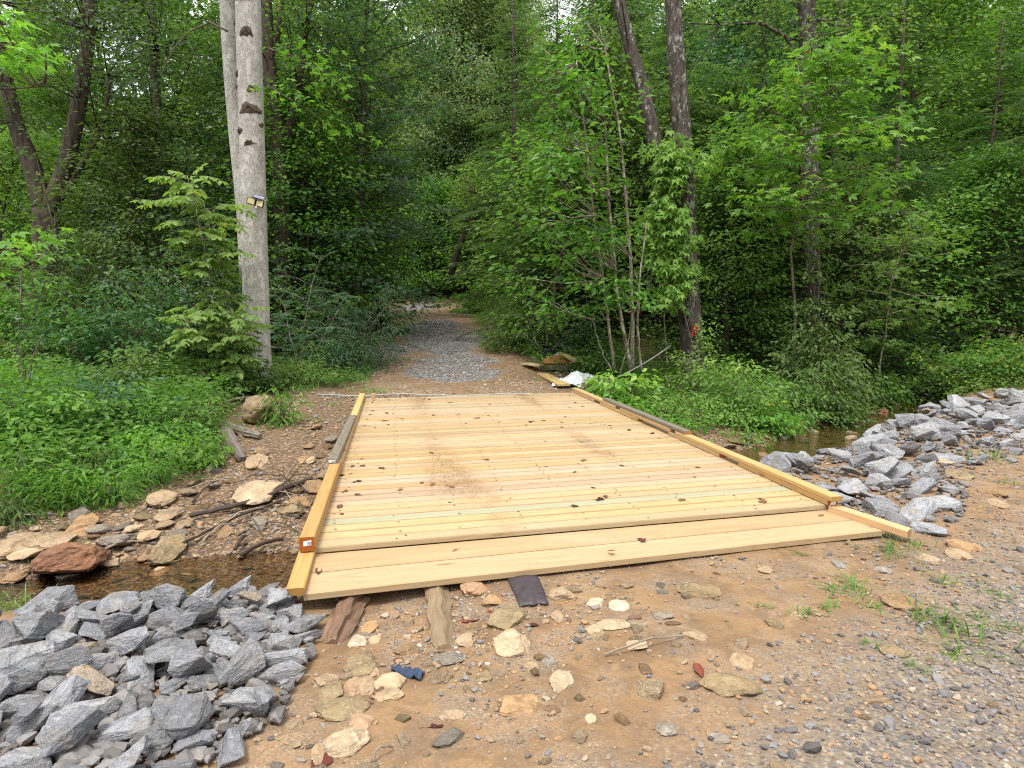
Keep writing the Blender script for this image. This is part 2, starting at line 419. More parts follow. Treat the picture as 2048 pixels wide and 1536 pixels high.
# ------------------------------------------------------------------ the creek's water
def water_material():
    t = NT('creek_water')
    p = t.pos()
    h = t.math('ADD', t.noise(t.mapv(p, (1, 1, 1)), 5, 3, .6, .8), t.math('MULTIPLY', t.noise(p, 19, 3, .6, .5), .5))
    nm = t.bump(h, .7, .04)
    fr = t.n('Fresnel', {'IOR': 1.33, 'Normal': nm}).outputs[0]
    tr = t.n('BsdfTransparent', {'Color': (.74, .62, .46, 1)}).outputs[0]
    gl = t.n('BsdfAnisotropic', {'Color': (.95, .97, 1, 1), 'Roughness': .06, 'Normal': nm}).outputs[0]
    return t.done(t.n('MixShader', {0: t.math('MULTIPLY', fr, 1.5, clamp=True), 1: tr, 2: gl}).outputs[0])
M['water'] = water_material()
def resample(L, step):
    L = np.asarray(L, float); ln = np.concatenate([[0], np.cumsum(np.linalg.norm(np.diff(L, axis=0), axis=1))])
    s = np.arange(0, ln[-1], step)
    return np.stack([np.interp(s, ln, L[:, i]) for i in range(L.shape[1])], 1)
cl = resample(CREEK, .4)
for _ in range(4): cl[1:-1] = (cl[:-2] + 2 * cl[1:-1] + cl[2:]) / 4
tn = norm(np.gradient(cl, axis=0)); nn = np.stack([-tn[:, 1], tn[:, 0]], 1)
rows = []
for o_ in (-.95, -.5, 0, .5, 1.0):
    q = cl + nn * o_
    rows.append(np.stack([q[:, 0], q[:, 1], np.full(len(q), -.525)], 1))
wv = np.stack(rows, 1); k = 5
wi = np.arange(len(cl) - 1)[:, None] * k + np.arange(k - 1)[None]
wm = MB(); wm.add(wv.reshape(-1, 3), [np.stack([wi, wi + k, wi + k + 1, wi + 1], -1).reshape(-1, 4)])
tag(obj('water', wm.mesh('water', [M['water']], True)), kind='structure')

# ------------------------------------------------------------------ stones
import bmesh
def ico(sub):
    bm = bmesh.new(); bmesh.ops.create_icosphere(bm, subdivisions=sub, radius=1.0)
    bm.verts.ensure_lookup_table()
    V = np.array([v.co[:] for v in bm.verts]); Fc = np.array([[v.index for v in f.verts] for f in bm.faces]); bm.free()
    return V, Fc
ICO = {s_: ico(s_) for s_ in (1, 2, 3, 4)}
def rock_geo(seed, sub=3, dims=(1, .75, .45), cuts=11, rnd_=.02, depth=(.55, .9)):
    rng = np.random.default_rng(seed)
    V, Fc = ICO[sub]; V = V.copy()
    for _ in range(cuts):
        n = norm(rng.normal(size=3)); d = rng.uniform(*depth)
        e = V @ n - d
        V -= np.maximum(e, 0)[:, None] * n[None] * .98
    f = rng.normal(size=(6, 3)) * 3.5; ph = rng.uniform(0, 6, 6)
    V = V * (1 + rnd_ * np.sin(V @ f.T + ph).sum(1, keepdims=True))
    f2 = rng.normal(size=(8, 3)) * 11; p2 = rng.uniform(0, 6, 8)
    V = V * (1 + rnd_ * .45 * np.sin(V @ f2.T + p2).sum(1, keepdims=True))
    V = V + rng.normal(size=V.shape) * rnd_ * .2
    V = V * np.array(dims)
    V = V - (V.max(0) + V.min(0)) / 2
    return V / (V.max(0) - V.min(0)).max(), Fc
def hull_geo(seed, dims=(1, .7, .4), npt=12, rough=.012, cuts=3):
    """an angular broken stone: the hull of a few points, its faces roughened"""
    rng = np.random.default_rng(seed)
    P = norm(rng.normal(size=(npt, 3))) * rng.uniform(.78, 1.0, (npt, 1)); P = np.sign(P) * np.abs(P) ** .8 * np.array(dims)
    bm = bmesh.new()
    for q in P: bm.verts.new(q)
    r_ = bmesh.ops.convex_hull(bm, input=bm.verts)
    bmesh.ops.delete(bm, geom=[g for g in r_['geom_interior'] if isinstance(g, bmesh.types.BMVert)], context='VERTS')
    bmesh.ops.dissolve_limit(bm, angle_limit=math.radians(9), verts=bm.verts, edges=bm.edges)
    bmesh.ops.bevel(bm, geom=list(bm.edges) + list(bm.verts), offset=.022, segments=1, affect='EDGES')
    bmesh.ops.triangulate(bm, faces=bm.faces)
    for _ in range(cuts):
        long_ = [e for e in bm.edges if e.calc_length() > .13]
        if not long_: break
        bmesh.ops.subdivide_edges(bm, edges=long_, cuts=1); bmesh.ops.triangulate(bm, faces=bm.faces)
    bm.verts.ensure_lookup_table(); bm.verts.index_update()
    V = np.array([v.co[:] for v in bm.verts]); Fc = np.array([[v.index for v in f.verts] for f in bm.faces]); bm.free()
    f = rng.normal(size=(10, 3)) * np.array([4, 4, 14]); ph = rng.uniform(0, 6, 10)
    V = V * (1 + rough * .8 * np.sin(V @ f.T + ph).sum(1, keepdims=True)) + rng.normal(size=V.shape) * rough * .55
    V = V - (V.max(0) + V.min(0)) / 2
    return V / (V.max(0) - V.min(0)).max(), Fc
def rock_mesh(name, seed, mat, smooth=False, hull=False, **kw):
    V, Fc = hull_geo(seed, **kw) if hull else rock_geo(seed, **kw)
    m = MB(); m.add(V, [Fc]); return m.mesh(name, [mat], smooth)

def stone_mat(name, base, streak, speck, band=9.0, rough=.8, warm=None, tint=True, warm_k=.75):
    t = NT(name)
    oc = t.objc(); oi = t.n('ObjectInfo')
    off = t.n('VectorMath', {0: oc, 1: t.n('CombineXYZ', {0: t.math('MULTIPLY', oi.outputs['Random'], 31.0), 1: t.math('MULTIPLY', oi.outputs['Random'], 17.0)}).outputs[0]}, operation='ADD').outputs[0]
    lay = t.noise(t.mapv(off, (2.2, 3.5, band * 2)), 1.0, 5, .65, .8)
    c = t.ramp(lay, [(.28, tuple(b * .45 for b in base)), (.45, tuple(b * .9 for b in base)), (.58, tuple(b * 1.15 for b in base)), (.72, streak)])
    mott = t.noise(off, 9, 5, .75)
    c = t.mix(t.ramp(mott, [(.36, .55), (.5, 0)]), c, tuple(b * .42 for b in base))
    c = t.mix(t.ramp(mott, [(.55, 0), (.72, .5)]), c, streak)
    sp = t.noise(off, 55, 2, .7)
    c = t.mix(t.ramp(sp, [(.55, 0), (.68, .7)]), c, speck)
    c = t.mix(t.math('MULTIPLY', t.ramp(t.noise(off, 28, 3, .7), [(.5, 0), (.7, .55)]), 1.0), c, tuple(b * .45 for b in base))
    if warm: c = t.mix(t.ramp(t.noise(off, 2.6, 4, .6), [(.5, 0), (.72, warm_k)]), c, warm)
    if tint: c = t.mix(1.0, c, oi.outputs['Color'], 'MULTIPLY')
    h = t.math('ADD', t.math('MULTIPLY', lay, .9), t.math('MULTIPLY', t.noise(off, 22, 4, .7), .5))
    return t.done(t.pbr(c, rough, t.bump(h, .8, .035), .35))
M['gneiss'] = stone_mat('grey_gneiss', (.235, .24, .255), (.42, .425, .435), (.48, .485, .50), warm=(.27, .225, .165), warm_k=.5)
M['fieldstone'] = stone_mat('tan_fieldstone', (.27, .20, .13), (.38, .30, .21), (.40, .34, .26), 6.0, .78, (.34, .24, .14))

def pebble_mat():
    t = NT('pebbles'); r = t.attr('rnd')
    c = t.ramp(r, [(0, (.06, .06, .063)), (.18, (.12, .12, .123)), (.36, (.20, .20, .205)), (.5, (.22, .175, .125)), (.66, (.28, .20, .12)), (.78, (.30, .175, .08)), (.9, (.34, .275, .20)), (1, (.46, .43, .38))])
    c = t.mix(t.ramp(t.noise(t.pos(), 90, 3, .6), [(.4, 0), (.7, .5)]), c, (.15, .10, .06))
    return t.done(t.pbr(c, .75, None, .35))
M['pebble'] = pebble_mat()

PEB = []
for s_ in range(10):
    V, Fc = rock_geo(900 + s_, sub=1, dims=(1, .75, .5), cuts=5, rnd_=.06); PEB.append((V, Fc))
def quat_rows(rng, n, tilt):
    yaw = rng.uniform(0, 2 * np.pi, n); tx = rng.normal(size=n) * tilt; ty = rng.normal(size=n) * tilt
    cy, sy = np.cos(yaw), np.sin(yaw); cx, sx = np.cos(tx), np.sin(tx); cz, sz = np.cos(ty), np.sin(ty)
    Rz = np.zeros((n, 3, 3)); Rz[:, 0, 0] = cy; Rz[:, 0, 1] = -sy; Rz[:, 1, 0] = sy; Rz[:, 1, 1] = cy; Rz[:, 2, 2] = 1
    Rx = np.zeros((n, 3, 3)); Rx[:, 0, 0] = 1; Rx[:, 1, 1] = cx; Rx[:, 1, 2] = -sx; Rx[:, 2, 1] = sx; Rx[:, 2, 2] = cx
    Ry = np.zeros((n, 3, 3)); Ry[:, 1, 1] = 1; Ry[:, 0, 0] = cz; Ry[:, 0, 2] = sz; Ry[:, 2, 0] = -sz; Ry[:, 2, 2] = cz
    return Rz @ Rx @ Ry
def pebbles(name, x, y, size, rnd, seed, sink=.25, zoff=0.0):
    rng = np.random.default_rng(seed); n = len(x)
    z = height(x, y) + zoff
    R = quat_rows(rng, n, .25); which = rng.integers(0, len(PEB), n)
    m = MB()
    for kx, (V, Fc) in enumerate(PEB):
        s = which == kx; c = int(s.sum())
        if not c: continue
        sc = size[s][:, None, None] * (V[None] * rng.uniform(.8, 1.25, (c, 1, 3)))
        W = np.einsum('nij,nkj->nki', R[s], sc) + np.stack([x[s], y[s], z[s] + size[s] * (.25 - sink * .5)], 1)[:, None]
        idx = (Fc[None] + (np.arange(c) * len(V))[:, None, None]).reshape(-1, 3)
        m.add(W.reshape(-1, 3), [idx], np.repeat(rnd[s], len(Fc)))
    return tag(obj(name, m.mesh(name, [M['pebble']], False)), kind='stuff')

rng = np.random.default_rng(5)
def scatter(n, x0, x1, y0, y1, prob):
    x = rng.uniform(x0, x1, n); y = rng.uniform(y0, y1, n)
    k_ = rng.random(n) < prob(x, y)
    return x[k_], y[k_]
DECK_A, DECK_B, DECK_C, DECK_D = np.array([-1.214, 3.891]), np.array([2.372, 4.796]), np.array([1.103, 11.764]), np.array([-2.493, 10.932])
RFL, RFR = np.array([-1.136, 3.445]), np.array([2.644, 4.496])
def off_deck(x, y):
    return ~in_poly(x, y, [DECK_A + (-.1, 0), RFL + (-.05, .04), RFR + (0, .04), DECK_B + (.1, 0), DECK_C, DECK_D])
def pr_mud(x, y):
    g, c, tr, li = masks(x, y)
    clump = np.clip(.55 + 1.0 * wob(x, y, 1.9) + .6 * wob(x, y, 5), 0.06, 1)
    return np.where(off_deck(x, y), np.clip(g * .9 + (1 - g) * .42 * clump, 0, 1), 0) * (c < .9)
# foreground mud and road gravel
x, y = scatter(80000, -2.6, 6.5, 1.5, 7.0, pr_mud)
g_ = masks(x, y)[0]
sz = np.exp(rng.normal(math.log(.013), .52, len(x))).clip(.006, .06)
rn = np.where(rng.random(len(x)) < .35 + .45 * g_, rng.uniform(0, .45, len(x)), rng.uniform(.4, 1, len(x)) ** 1.0 * .93)
pebbles('gravel', x, y, sz, rn, 21)
# pale washed gravel in front of the ramp's left end
x, y = scatter(5200, -1.0, .9, 2.5, 4.0, lambda x, y: np.where(off_deck(x, y), np.exp(-(((x + .25) / .45) ** 2 + ((y - 3.2) / .33) ** 2)), 0))
pebbles('gravel', x, y, np.exp(rng.normal(math.log(.013), .45, len(x))).clip(.006, .04), rng.uniform(.15, 1, len(x)) ** .8, 22)
# stream bed
def pr_creek(x, y):
    c = masks(x, y)[1]; return c * np.clip(.55 + .6 * wob(x, y, 2), .1, 1)
x, y = scatter(26000, -6.5, 1.5, 4.2, 11.5, lambda x, y: np.where(off_deck(x, y), pr_creek(x, y), 0))
pebbles('gravel', x, y, np.exp(rng.normal(math.log(.026), .5, len(x))).clip(.012, .085), np.where(rng.random(len(x)) < .7, rng.uniform(.3, .85, len(x)), rng.uniform(0, 1, len(x))), 23)
x, y = scatter(5000, 2.2, 12, 7, 17.5, pr_creek)
pebbles('gravel', x, y, np.exp(rng.normal(math.log(.04), .5, len(x))).clip(.02, .12), rng.uniform(.1, .9, len(x)), 24)
# dark quarry chips between the heaped rocks
LPc = [(-3.6, 2.8), (-2.7, 3.1), (-2.3, 3.25), (-1.3, 3.6), (-.95, 3.0), (-.92, 2.4), (-1.3, 1.75), (-3.5, 1.8)]
x, y = scatter(6000, -3.6, -.9, 1.7, 3.7, lambda x, y: in_poly(x, y, LPc) * 1.0)
pebbles('gravel', x, y, np.exp(rng.normal(math.log(.04), .4, len(x))).clip(.018, .09), rng.uniform(0, .42, len(x)), 27, zoff=.02)
x, y = scatter(9000, 2.5, 10.4, 4.6, 12.4, lambda x, y: in_poly(x, y, [(2.62, 4.9), (2.6, 6.8), (4.3, 8.3), (7.2, 10.9), (9.8, 12.3), (10.4, 11.2), (7.2, 8.2), (4.9, 6.7), (3.4, 4.8)]) * 1.0)
pebbles('gravel', x, y, np.exp(rng.normal(math.log(.045), .45, len(x))).clip(.018, .11), rng.uniform(0, .45, len(x)), 28, zoff=.01)
# track: earth pebbles, then the blue-grey patches
def pr_track(x, y):
    return masks(x, y)[2] * np.clip(.25 + .6 * wob(x, y, 1.4), .08, 1)
x, y = scatter(20000, -5, 2.4, 10.8, 20, lambda x, y: np.where(off_deck(x, y), pr_track(x, y), 0))
pebbles('gravel', x, y, np.exp(rng.normal(math.log(.028), .45, len(x))).clip(.015, .09), rng.uniform(.35, 1, len(x)), 25)
x, y = scatter(60000, -5, 1.5, 12, 24, lambda x, y: patch_mask(x, y))
pebbles('gravel', x, y, np.exp(rng.normal(math.log(.034), .3, len(x))).clip(.02, .06), np.where(rng.random(len(x)) < .93, rng.uniform(.2, .47, len(x)), 1), 26)

# ------------------------------------------------------------------ the bridge
DZ = .15
def duv(u, v):
    q = DECK_A * (1 - u) * (1 - v) + DECK_B * u * (1 - v) + DECK_C * u * v + DECK_D * (1 - u) * v
    return q
PINE = dict(light=(.435, .308, .170), mid=(.475, .352, .205), dark=(.29, .175, .08))
M['deck'] = wood_mat('new_pine_deck', **PINE, stain=True)
M['pine'] = wood_mat('new_pine_beam', (.47, .30, .125), (.50, .35, .165), (.30, .16, .052), knots=True)
M['endgrain'] = wood_mat('cut_end', (.34, .21, .07), (.30, .17, .055), (.18, .09, .03), knots=False)
M['treated'] = wood_mat('greenish_pine', (.34, .325, .215), (.38, .365, .25), (.23, .22, .14))
M['weathered'] = wood_mat('weathered_grey_timber', (.19, .165, .125), (.24, .21, .165), (.07, .06, .045))
M['redend'] = wood_mat('painted_end', (.36, .13, .035), (.30, .12, .04), (.2, .07, .02), knots=False)
def flat_mat(name, col, rough=.6, spec=.3, var=.0, scale=30, metallic=0.0):
    t = NT(name)
    c = t.mix(t.ramp(t.noise(t.objc(), scale, 4, .6), [(.35, 0), (.7, 1)]), col, tuple(x_ * (1 - var) for x_ in col)) if var else col
    return t.done(t.pbr(c if var else tuple(col) + (1,), rough, None, spec, Metallic=metallic))
M['sticker'] = flat_mat('white_sticker', (.75, .76, .76), .4)
M['ink'] = flat_mat('blue_print', (.12, .32, .55), .4)
M['greyink'] = flat_mat('grey_print', (.25, .27, .32), .4)

bridge = thing('plank_bridge', 'low new pine plank bridge crossing the creek, with raised timber edges', 'bridge', (0, 0, 0))
rng = np.random.default_rng(11)
md = MB(); sheet_pts = []
NPL = 50
mg = MB()
EXT = .026
for i in range(NPL):
    v0, v1 = i / NPL, (i + 1) / NPL
    a = duv(-EXT, (v0 + v1) / 2) ; b = duv(1 + EXT, (v0 + v1) / 2)
    L = b - a; dl = L / np.hypot(*L); n_ = np.array([-dl[1], dl[0]])
    wdt = .5 * (np.hypot(*(duv(0, v1) - duv(0, v0))) + np.hypot(*(duv(1, v1) - duv(1, v0))))
    ja, jb = rng.normal(size=2) * .012
    a = a - dl * (.004 + ja * .3); b = b + dl * (.004 + jb * .3)
    rot = rng.normal() * .0008
    zt = DZ - .038 + rng.normal() * .0012
    gap = .007 + .004 * rng.random()
    tgt = mg if i == 3 else md
    # cut each board along its length so the tyre marks can be laid in
    slab(tgt, a + n_ * rot, b - n_ * rot, wdt - gap, .038, zt, rnd=rng.random(), bev=.006, joint=True)
M['joint'] = wood_mat('darkened_board_edge', (.29, .195, .10), (.32, .225, .125), (.16, .10, .05), knots=False)  # darker edge colour: dirt plus painted shade, so the seams show
deck_me = md.mesh('deck', [M['deck'], M['joint']])
# finer board tops: subdivide lengthwise for the stain numbers
bm = bmesh.new(); bm.from_mesh(deck_me)
es = [e for e in bm.edges if e.calc_length() > 2]
bmesh.ops.subdivide_edges(bm, edges=es, cuts=47)
bm.to_mesh(deck_me); bm.free(); deck_me.shade_flat()
nv = len(deck_me.vertices); cv = np.zeros(nv * 3, np.float32); deck_me.vertices.foreach_get('co', cv); cv = cv.reshape(-1, 3)
def inv_uv(P):
    u = np.full(len(P), .5); v = np.full(len(P), .5)
    for _ in range(12):
        q = (DECK_A * ((1 - u) * (1 - v))[:, None] + DECK_B * (u * (1 - v))[:, None] + DECK_C * (u * v)[:, None] + DECK_D * ((1 - u) * v)[:, None])
        du = (DECK_B - DECK_A) * (1 - v)[:, None] + (DECK_C - DECK_D) * v[:, None]; dv = (DECK_D - DECK_A) * (1 - u)[:, None] + (DECK_C - DECK_B) * u[:, None]
        e = P - q; det = du[:, 0] * dv[:, 1] - du[:, 1] * dv[:, 0]
        u = u + (e[:, 0] * dv[:, 1] - e[:, 1] * dv[:, 0]) / det; v = v + (du[:, 0] * e[:, 1] - du[:, 1] * e[:, 0]) / det
    return u, v
uu, vv = inv_uv(cv[:, :2].astype(float))
def band(u, c, w_): return np.exp(-((u - c) / w_) ** 2)
st = band(uu, .245, .035) * (sstep(vv, .55, .99) * .75 + band(vv, .42, .1) * .45) + band(uu, .735 - .0 * vv, .03) * (sstep(vv, .68, .95) * 1.0) \
    + band(uu, .705, .03) * band(vv, .36, .1) * 1.0 + band(uu, .285, .035) * band(vv, .2, .07) * .9 + band(uu, .225, .03) * band(vv, .2, .08) * .6 + band(uu, .27, .04) * band(vv, .32, .05) * .4 \
    + band(uu, .33, .03) * band(vv, .1, .1) * .5 + .16 * sstep(vv, .3, 1) + .10
a_ = deck_me.attributes.new('stain', 'FLOAT', 'POINT'); a_.data.foreach_set('value', np.clip(st, 0, 1).astype(np.float32))
deck_o = obj('deck', deck_me, None, bridge)
M['nail'] = flat_mat('nail_head', (.06, .05, .045), .5, .4)
nb_m = MB(); ang = np.linspace(0, 6.283, 6, endpoint=False)
for i in range(NPL):
    for ju in (.02, .135, .25, .37, .49, .61, .73, .85, .975):
        for dv in (.27, .73):
            if rng.random() < .45: continue
            q = duv(ju + rng.normal() * .004, (i + dv + rng.normal() * .05) / NPL); r_ = .0045 + .003 * rng.random()
            nb_m.add(np.column_stack([q[0] + r_ * 1.5 * np.cos(ang), q[1] + r_ * np.sin(ang), np.full(6, DZ + .0045)]), [np.arange(6)[None]])
nl = nb_m.build('nail_heads', M['nail'], bridge); nl['kind'] = 'stuff'
o = mg.build('deck_board', [M['treated'], M['joint']], bridge); o['label'] = 'greenish treated board among the yellow planks'

# ramp of two wide boards, falling to the ground
def ramp_pt(u, t_):
    a = DECK_A * (1 - u) + DECK_B * u; b = RFL * (1 - u) + RFR * u
    return a * (1 - t_) + b * t_
def sloped_board(mb, t0, t1, rnd, th=.04, u0=-.004, u1=1.0, n=24):
    V = []; G = []
    zt = lambda t_: .111 - .057 * t_
    pr = [(t0 + .003, 0), (t1 - .003, 0), (t1, .003), (t1, th - .004), (t1 - .008, th), (t0 + .008, th), (t0, th - .004), (t0, .003)]
    for i in range(n + 1):
        u = u0 + (u1 - u0) * i / n
        for (tt, hh) in pr:
            q = ramp_pt(u, tt); V.append((q[0], q[1], zt(tt) - th + hh)); G.append((u * 3.7 + rnd * 13, tt * .46 + rnd * 5, hh))
    k = 8; Q = [(i * k + j, i * k + (j + 1) % k, (i + 1) * k + (j + 1) % k, (i + 1) * k + j) for i in range(n) for j in range(k)]
    mb.add(V, [np.array(Q)[:, ::-1], np.array([list(range(k)), [n * k + j for j in range(k)][::-1]])], rnd, G)
for (t0, t1, r_) in ((.0, .482, .31), (.505, 1.0, .62)):
    m = MB(); sloped_board(m, t0, t1, r_); m.build('ramp_board', M['pine2'] if 'pine2' in M else M['deck'], bridge)

def beam(name, p0, p1, w_, h_, z0, z1=None, mat='pine', side=0.0, rnd=None, bev=.005, ends=None, parent=None):
    m = MB(); slab(m, p0, p1, w_, h_, z0, z1, side, rng.random() if rnd is None else rnd, bev)
    if ends:
        m.M[-1][:] = 1          # the two sawn ends
        return m.build(name, [M[mat], M[ends]], parent or bridge)
    return m.build(name, M[mat], parent or bridge)
def sticker(parent, c, right, up, w_, h_, nrm, ink=True, curved=False):
    c, right, up, nrm = (np.asarray(a, float) for a in (c, right, up, nrm))
    m = MB()
    def quad(cx, cy, ww, hh, lift, mat):
        V = [c + right * (cx + sx * ww / 2) + up * (cy + sy * hh / 2) + nrm * (lift + d_) for d_ in (0, .0008) for sx, sy in ((-1, -1), (1, -1), (1, 1), (-1, 1))]
        m.add(V, [BOXF], 0, None, mat)
    quad(0, 0, w_, h_, 0, 0)
    if ink:
        quad(w_ * .12, h_ * .12, w_ * .45, h_ * .28, .0012, 1)
        for r_ in (-.12, -.28): quad(w_ * .1, h_ * r_, w_ * .5, h_ * .08, .0012, 2)
    o = m.build('label_tag', [M['sticker'], M['ink'], M['greyink']], parent); o['label'] = 'small white lumber tag with blue print on the sawn end'
    return o

# left edge: near beam, weathered piece on top, far beam, spacers below
eL = lambda v, s_: duv(0, v) + s_ * norm(duv(0, v) - duv(1, v))     # s_ metres outward from the deck's left inner line
eR = lambda v, s_: duv(1, v) + s_ * norm(duv(1, v) - duv(0, v))
lb = beam('curb_beam', eL(-.008, .045), eL(.288, .045), .090, .090, DZ + .003, DZ + .012, ends='redend')
d_ = norm(eL(0, 0) - eL(.3, 0)); rgt = norm(eR(0, 0) - eL(0, 0))
c_ = eL(-.008, .045); c3 = np.array([c_[0] + d_[0] * .001, c_[1] + d_[1] * .001, DZ + .055])
sticker(lb, c3 + np.array([rgt[0], rgt[1], 0]) * .008, (rgt[0], rgt[1], .10), (0, 0, 1), .056, .030, (d_[0], d_[1], 0))
beam('curb_beam', eL(.292, .030), eL(.66, .028), .055, .060, DZ + .003, DZ + .003)
wl = beam('curb_beam', eL(.262, .062), eL(.655, .052), .090, .038, DZ + .105, DZ + .066, mat='weathered', ends='weathered')
wl['label'] = 'weathered grey length of curb timber'
c_ = eL(.262, .062); sticker(wl, np.array([c_[0] + d_[0] * .001, c_[1] + d_[1] * .001, DZ + .124]), (rgt[0], rgt[1], 0), (0, 0, 1), .07, .022, (d_[0], d_[1], 0))
beam('curb_beam', eL(.657, .045), eL(1.0, .045), .090, .089, DZ + .003, ends='endgrain')
beam('curb_spacer', eL(.004, .04), eL(.06, .04), .060, .034, DZ - .036, ends='endgrain')
m_ = MB(); slab(m_, duv(.028, .985), duv(.045, .985), .05, .10, DZ + .001, rnd=.4); bl = m_.build('end_block', M['pine'], bridge)
# left ramp rail (a flat two-by-four)
beam('ramp_rail', ramp_pt(0, .02) + np.array([-.052, 0]), ramp_pt(0, 1.06) + np.array([-.056, -.005]), .098, .042, .108, .058, ends='endgrain')
# right edge: spacers, middle rail with two slots, weathered cap
for v0, v1 in ((-.004, .178), (.231, .405), (.545, .772), (.815, 1.0)):
    s_ = beam('curb_spacer', eR(v0, .045), eR(v1, .045), .088, .040, DZ + .002, ends='redend' if v0 < .5 else 'endgrain')
    if v0 < 0:
        d2 = norm(eR(0, 0) - eR(.3, 0)); c_ = eR(-.004, .045)
        sticker(s_, np.array([c_[0] + d2[0] * .001 + rgt[0] * .008, c_[1] + d2[1] * .001 + rgt[1] * .008, DZ + .018]), (rgt[0], rgt[1], 0), (0, 0, 1), .055, .022, (d2[0], d2[1], 0), False)
for v0, v1, z1_ in ((-.01, .379, .0), (.398, .644, .0), (.671, 1.005, .0)):
    beam('curb_beam', eR(v0, .048), eR(v1, .048), .094, .040, DZ + .043, ends='endgrain')
cw = beam('curb_beam', eR(.345, .050), eR(.757, .050), .092, .040, DZ + .084, mat='weathered', ends='redend'); cw['label'] = 'weathered grey cap timber of the curb'
beam('ramp_rail', ramp_pt(1, -.0) + np.array([.048, .004]), ramp_pt(1, 1.30) + np.array([.062, .012]), .094, .055, .100, .032, ends='endgrain')
M['oldlog'] = wood_mat('old_log', (.10, .075, .05), (.14, .105, .07), (.035, .022, .014), knots=False)
for s_ in (.12, .5, .88):
    pts = [np.append(duv(s_, v), DZ - .038 - .135 + .01 * math.sin(v * 5 + s_ * 9)) for v in np.linspace(.03, .99, 9)]
    m = MB(); tube(m, pts, .13, 10, s_); m.build('stringer', M['oldlog'], bridge, True)

# ------------------------------------------------------------------ old timbers under the ramp, rubber mat, cloth
M['rot'] = wood_mat('rotten_wood', (.15, .08, .045), (.22, .125, .07), (.05, .022, .012), knots=False)
M['rot2'] = wood_mat('muddy_log', (.22, .16, .10), (.28, .20, .125), (.09, .06, .035), knots=False)
def log(name, label, cat, a, b, r0, r1, mat, k=14, lump=.09, seed=1, sag=.0, zlift=0.0, group=None, parts=None):
    rg = np.random.default_rng(seed); n = 12
    a, b = np.asarray(a, float), np.asarray(b, float)
    ts = np.linspace(0, 1, n); pts = a + (b - a) * ts[:, None] + rg.normal(size=(n, 3)) * .006
    r = r0 + (r1 - r0) * ts; r[0] *= .82; r[-1] *= .8
    m = MB(); tube(m, pts, r, k, rg.random(), True, lump, rg)
    return tag(m.build(name, mat, None, False), label, cat, group)
g1 = ground(702, 1192); g2 = ground(660, 1290)
log('broken_log', 'split reddish brown log sticking out under the left end of the ramp', 'log', g1 + (0.02, .1, .0), g2 + (0, 0, -.035), .085, .07, M['rot'], seed=3, lump=.2, k=22)
g1 = ground(858, 1172); g2 = ground(886, 1302)
log('mud_log', 'muddy tan log running out from under the ramp over the gravel', 'log', g1 + (0, .15, -.01), g2 + (0, 0, -.02), .075, .055, M['rot2'], seed=4, lump=.12, k=20)
M['rubber'] = flat_mat('rubber_mat', (.050, .036, .042), .55, .4, .5, 40)
cs = [ground(1004, 1140), ground(1066, 1135), ground(1098, 1212), ground(1040, 1219)]
m = MB(); nn_ = 10; V = []
for i in range(nn_ + 1):
    for j in range(nn_ + 1):
        s_, t_ = i / nn_, j / nn_
        q = cs[0] * (1 - s_) * (1 - t_) + cs[1] * s_ * (1 - t_) + cs[2] * s_ * t_ + cs[3] * (1 - s_) * t_
        e = .004 * math.sin(i * 2.1 + j) * (t_ > .85)
        V.append((q[0] + e, q[1] + .008 * math.sin(j * 3 + i * 1.4) * (t_ > .9), hz(q[0], q[1]) + .014 + .012 * math.sin(s_ * 3.1) * math.sin(t_ * 2.5 + .4)))
V = np.array(V); nb = len(V); V2 = np.concatenate([V, V - (0, 0, .010)])
Q = [(i * (nn_ + 1) + j, (i + 1) * (nn_ + 1) + j, (i + 1) * (nn_ + 1) + j + 1, i * (nn_ + 1) + j + 1) for i in range(nn_) for j in range(nn_)]
ed = [i * (nn_ + 1) for i in range(nn_ + 1)] + [nn_ * (nn_ + 1) + j for j in range(1, nn_ + 1)] + [i * (nn_ + 1) + nn_ for i in range(nn_ - 1, -1, -1)] + [j for j in range(nn_ - 1, 0, -1)]
Q2 = [(ed[i], ed[(i + 1) % len(ed)], nb + ed[(i + 1) % len(ed)], nb + ed[i]) for i in range(len(ed))]
m.add(V2, [np.array(Q), np.array(Q)[:, ::-1] + nb, np.array(Q2)[:, ::-1]])
tag(m.build('rubber_mat', M['rubber'], None, True), 'dark purplish rubber strip lying in gravel at the ramp edge', 'rubber mat')
M['denim'] = flat_mat('blue_cloth', (.045, .065, .115), .85, .2, .5, 30)
g1 = ground(815, 1352); m = MB(); rg = np.random.default_rng(8); V = []
na, nb_ = 16, 8
for i in range(na):
    for j in range(nb_):
        s_, t_ = i / (na - 1) - .5, j / (nb_ - 1) - .5
        V.append((g1[0] + s_ * .145 + t_ * .01, g1[1] + t_ * (.05 + .035 * s_) - s_ * .05, hz(g1[0] + s_ * .14, g1[1] - s_ * .05) + .012 + .014 * math.cos(t_ * 3) + .010 * math.sin(s_ * 19 + t_ * 7) + .008 * math.sin(t_ * 15 + s_ * 6)))
V = np.array(V); nn_ = len(V); V2 = np.concatenate([V, V - (0, 0, .006)])
Q = np.array([(i * nb_ + j, (i + 1) * nb_ + j, (i + 1) * nb_ + j + 1, i * nb_ + j + 1) for i in range(na - 1) for j in range(nb_ - 1)])
m.add(V2, [Q, Q[:, ::-1] + nn_])
tag(m.build('cloth_scrap', M['denim'], None, True), 'crumpled dark blue cloth scrap lying among tan stones in the mud', 'cloth scrap')

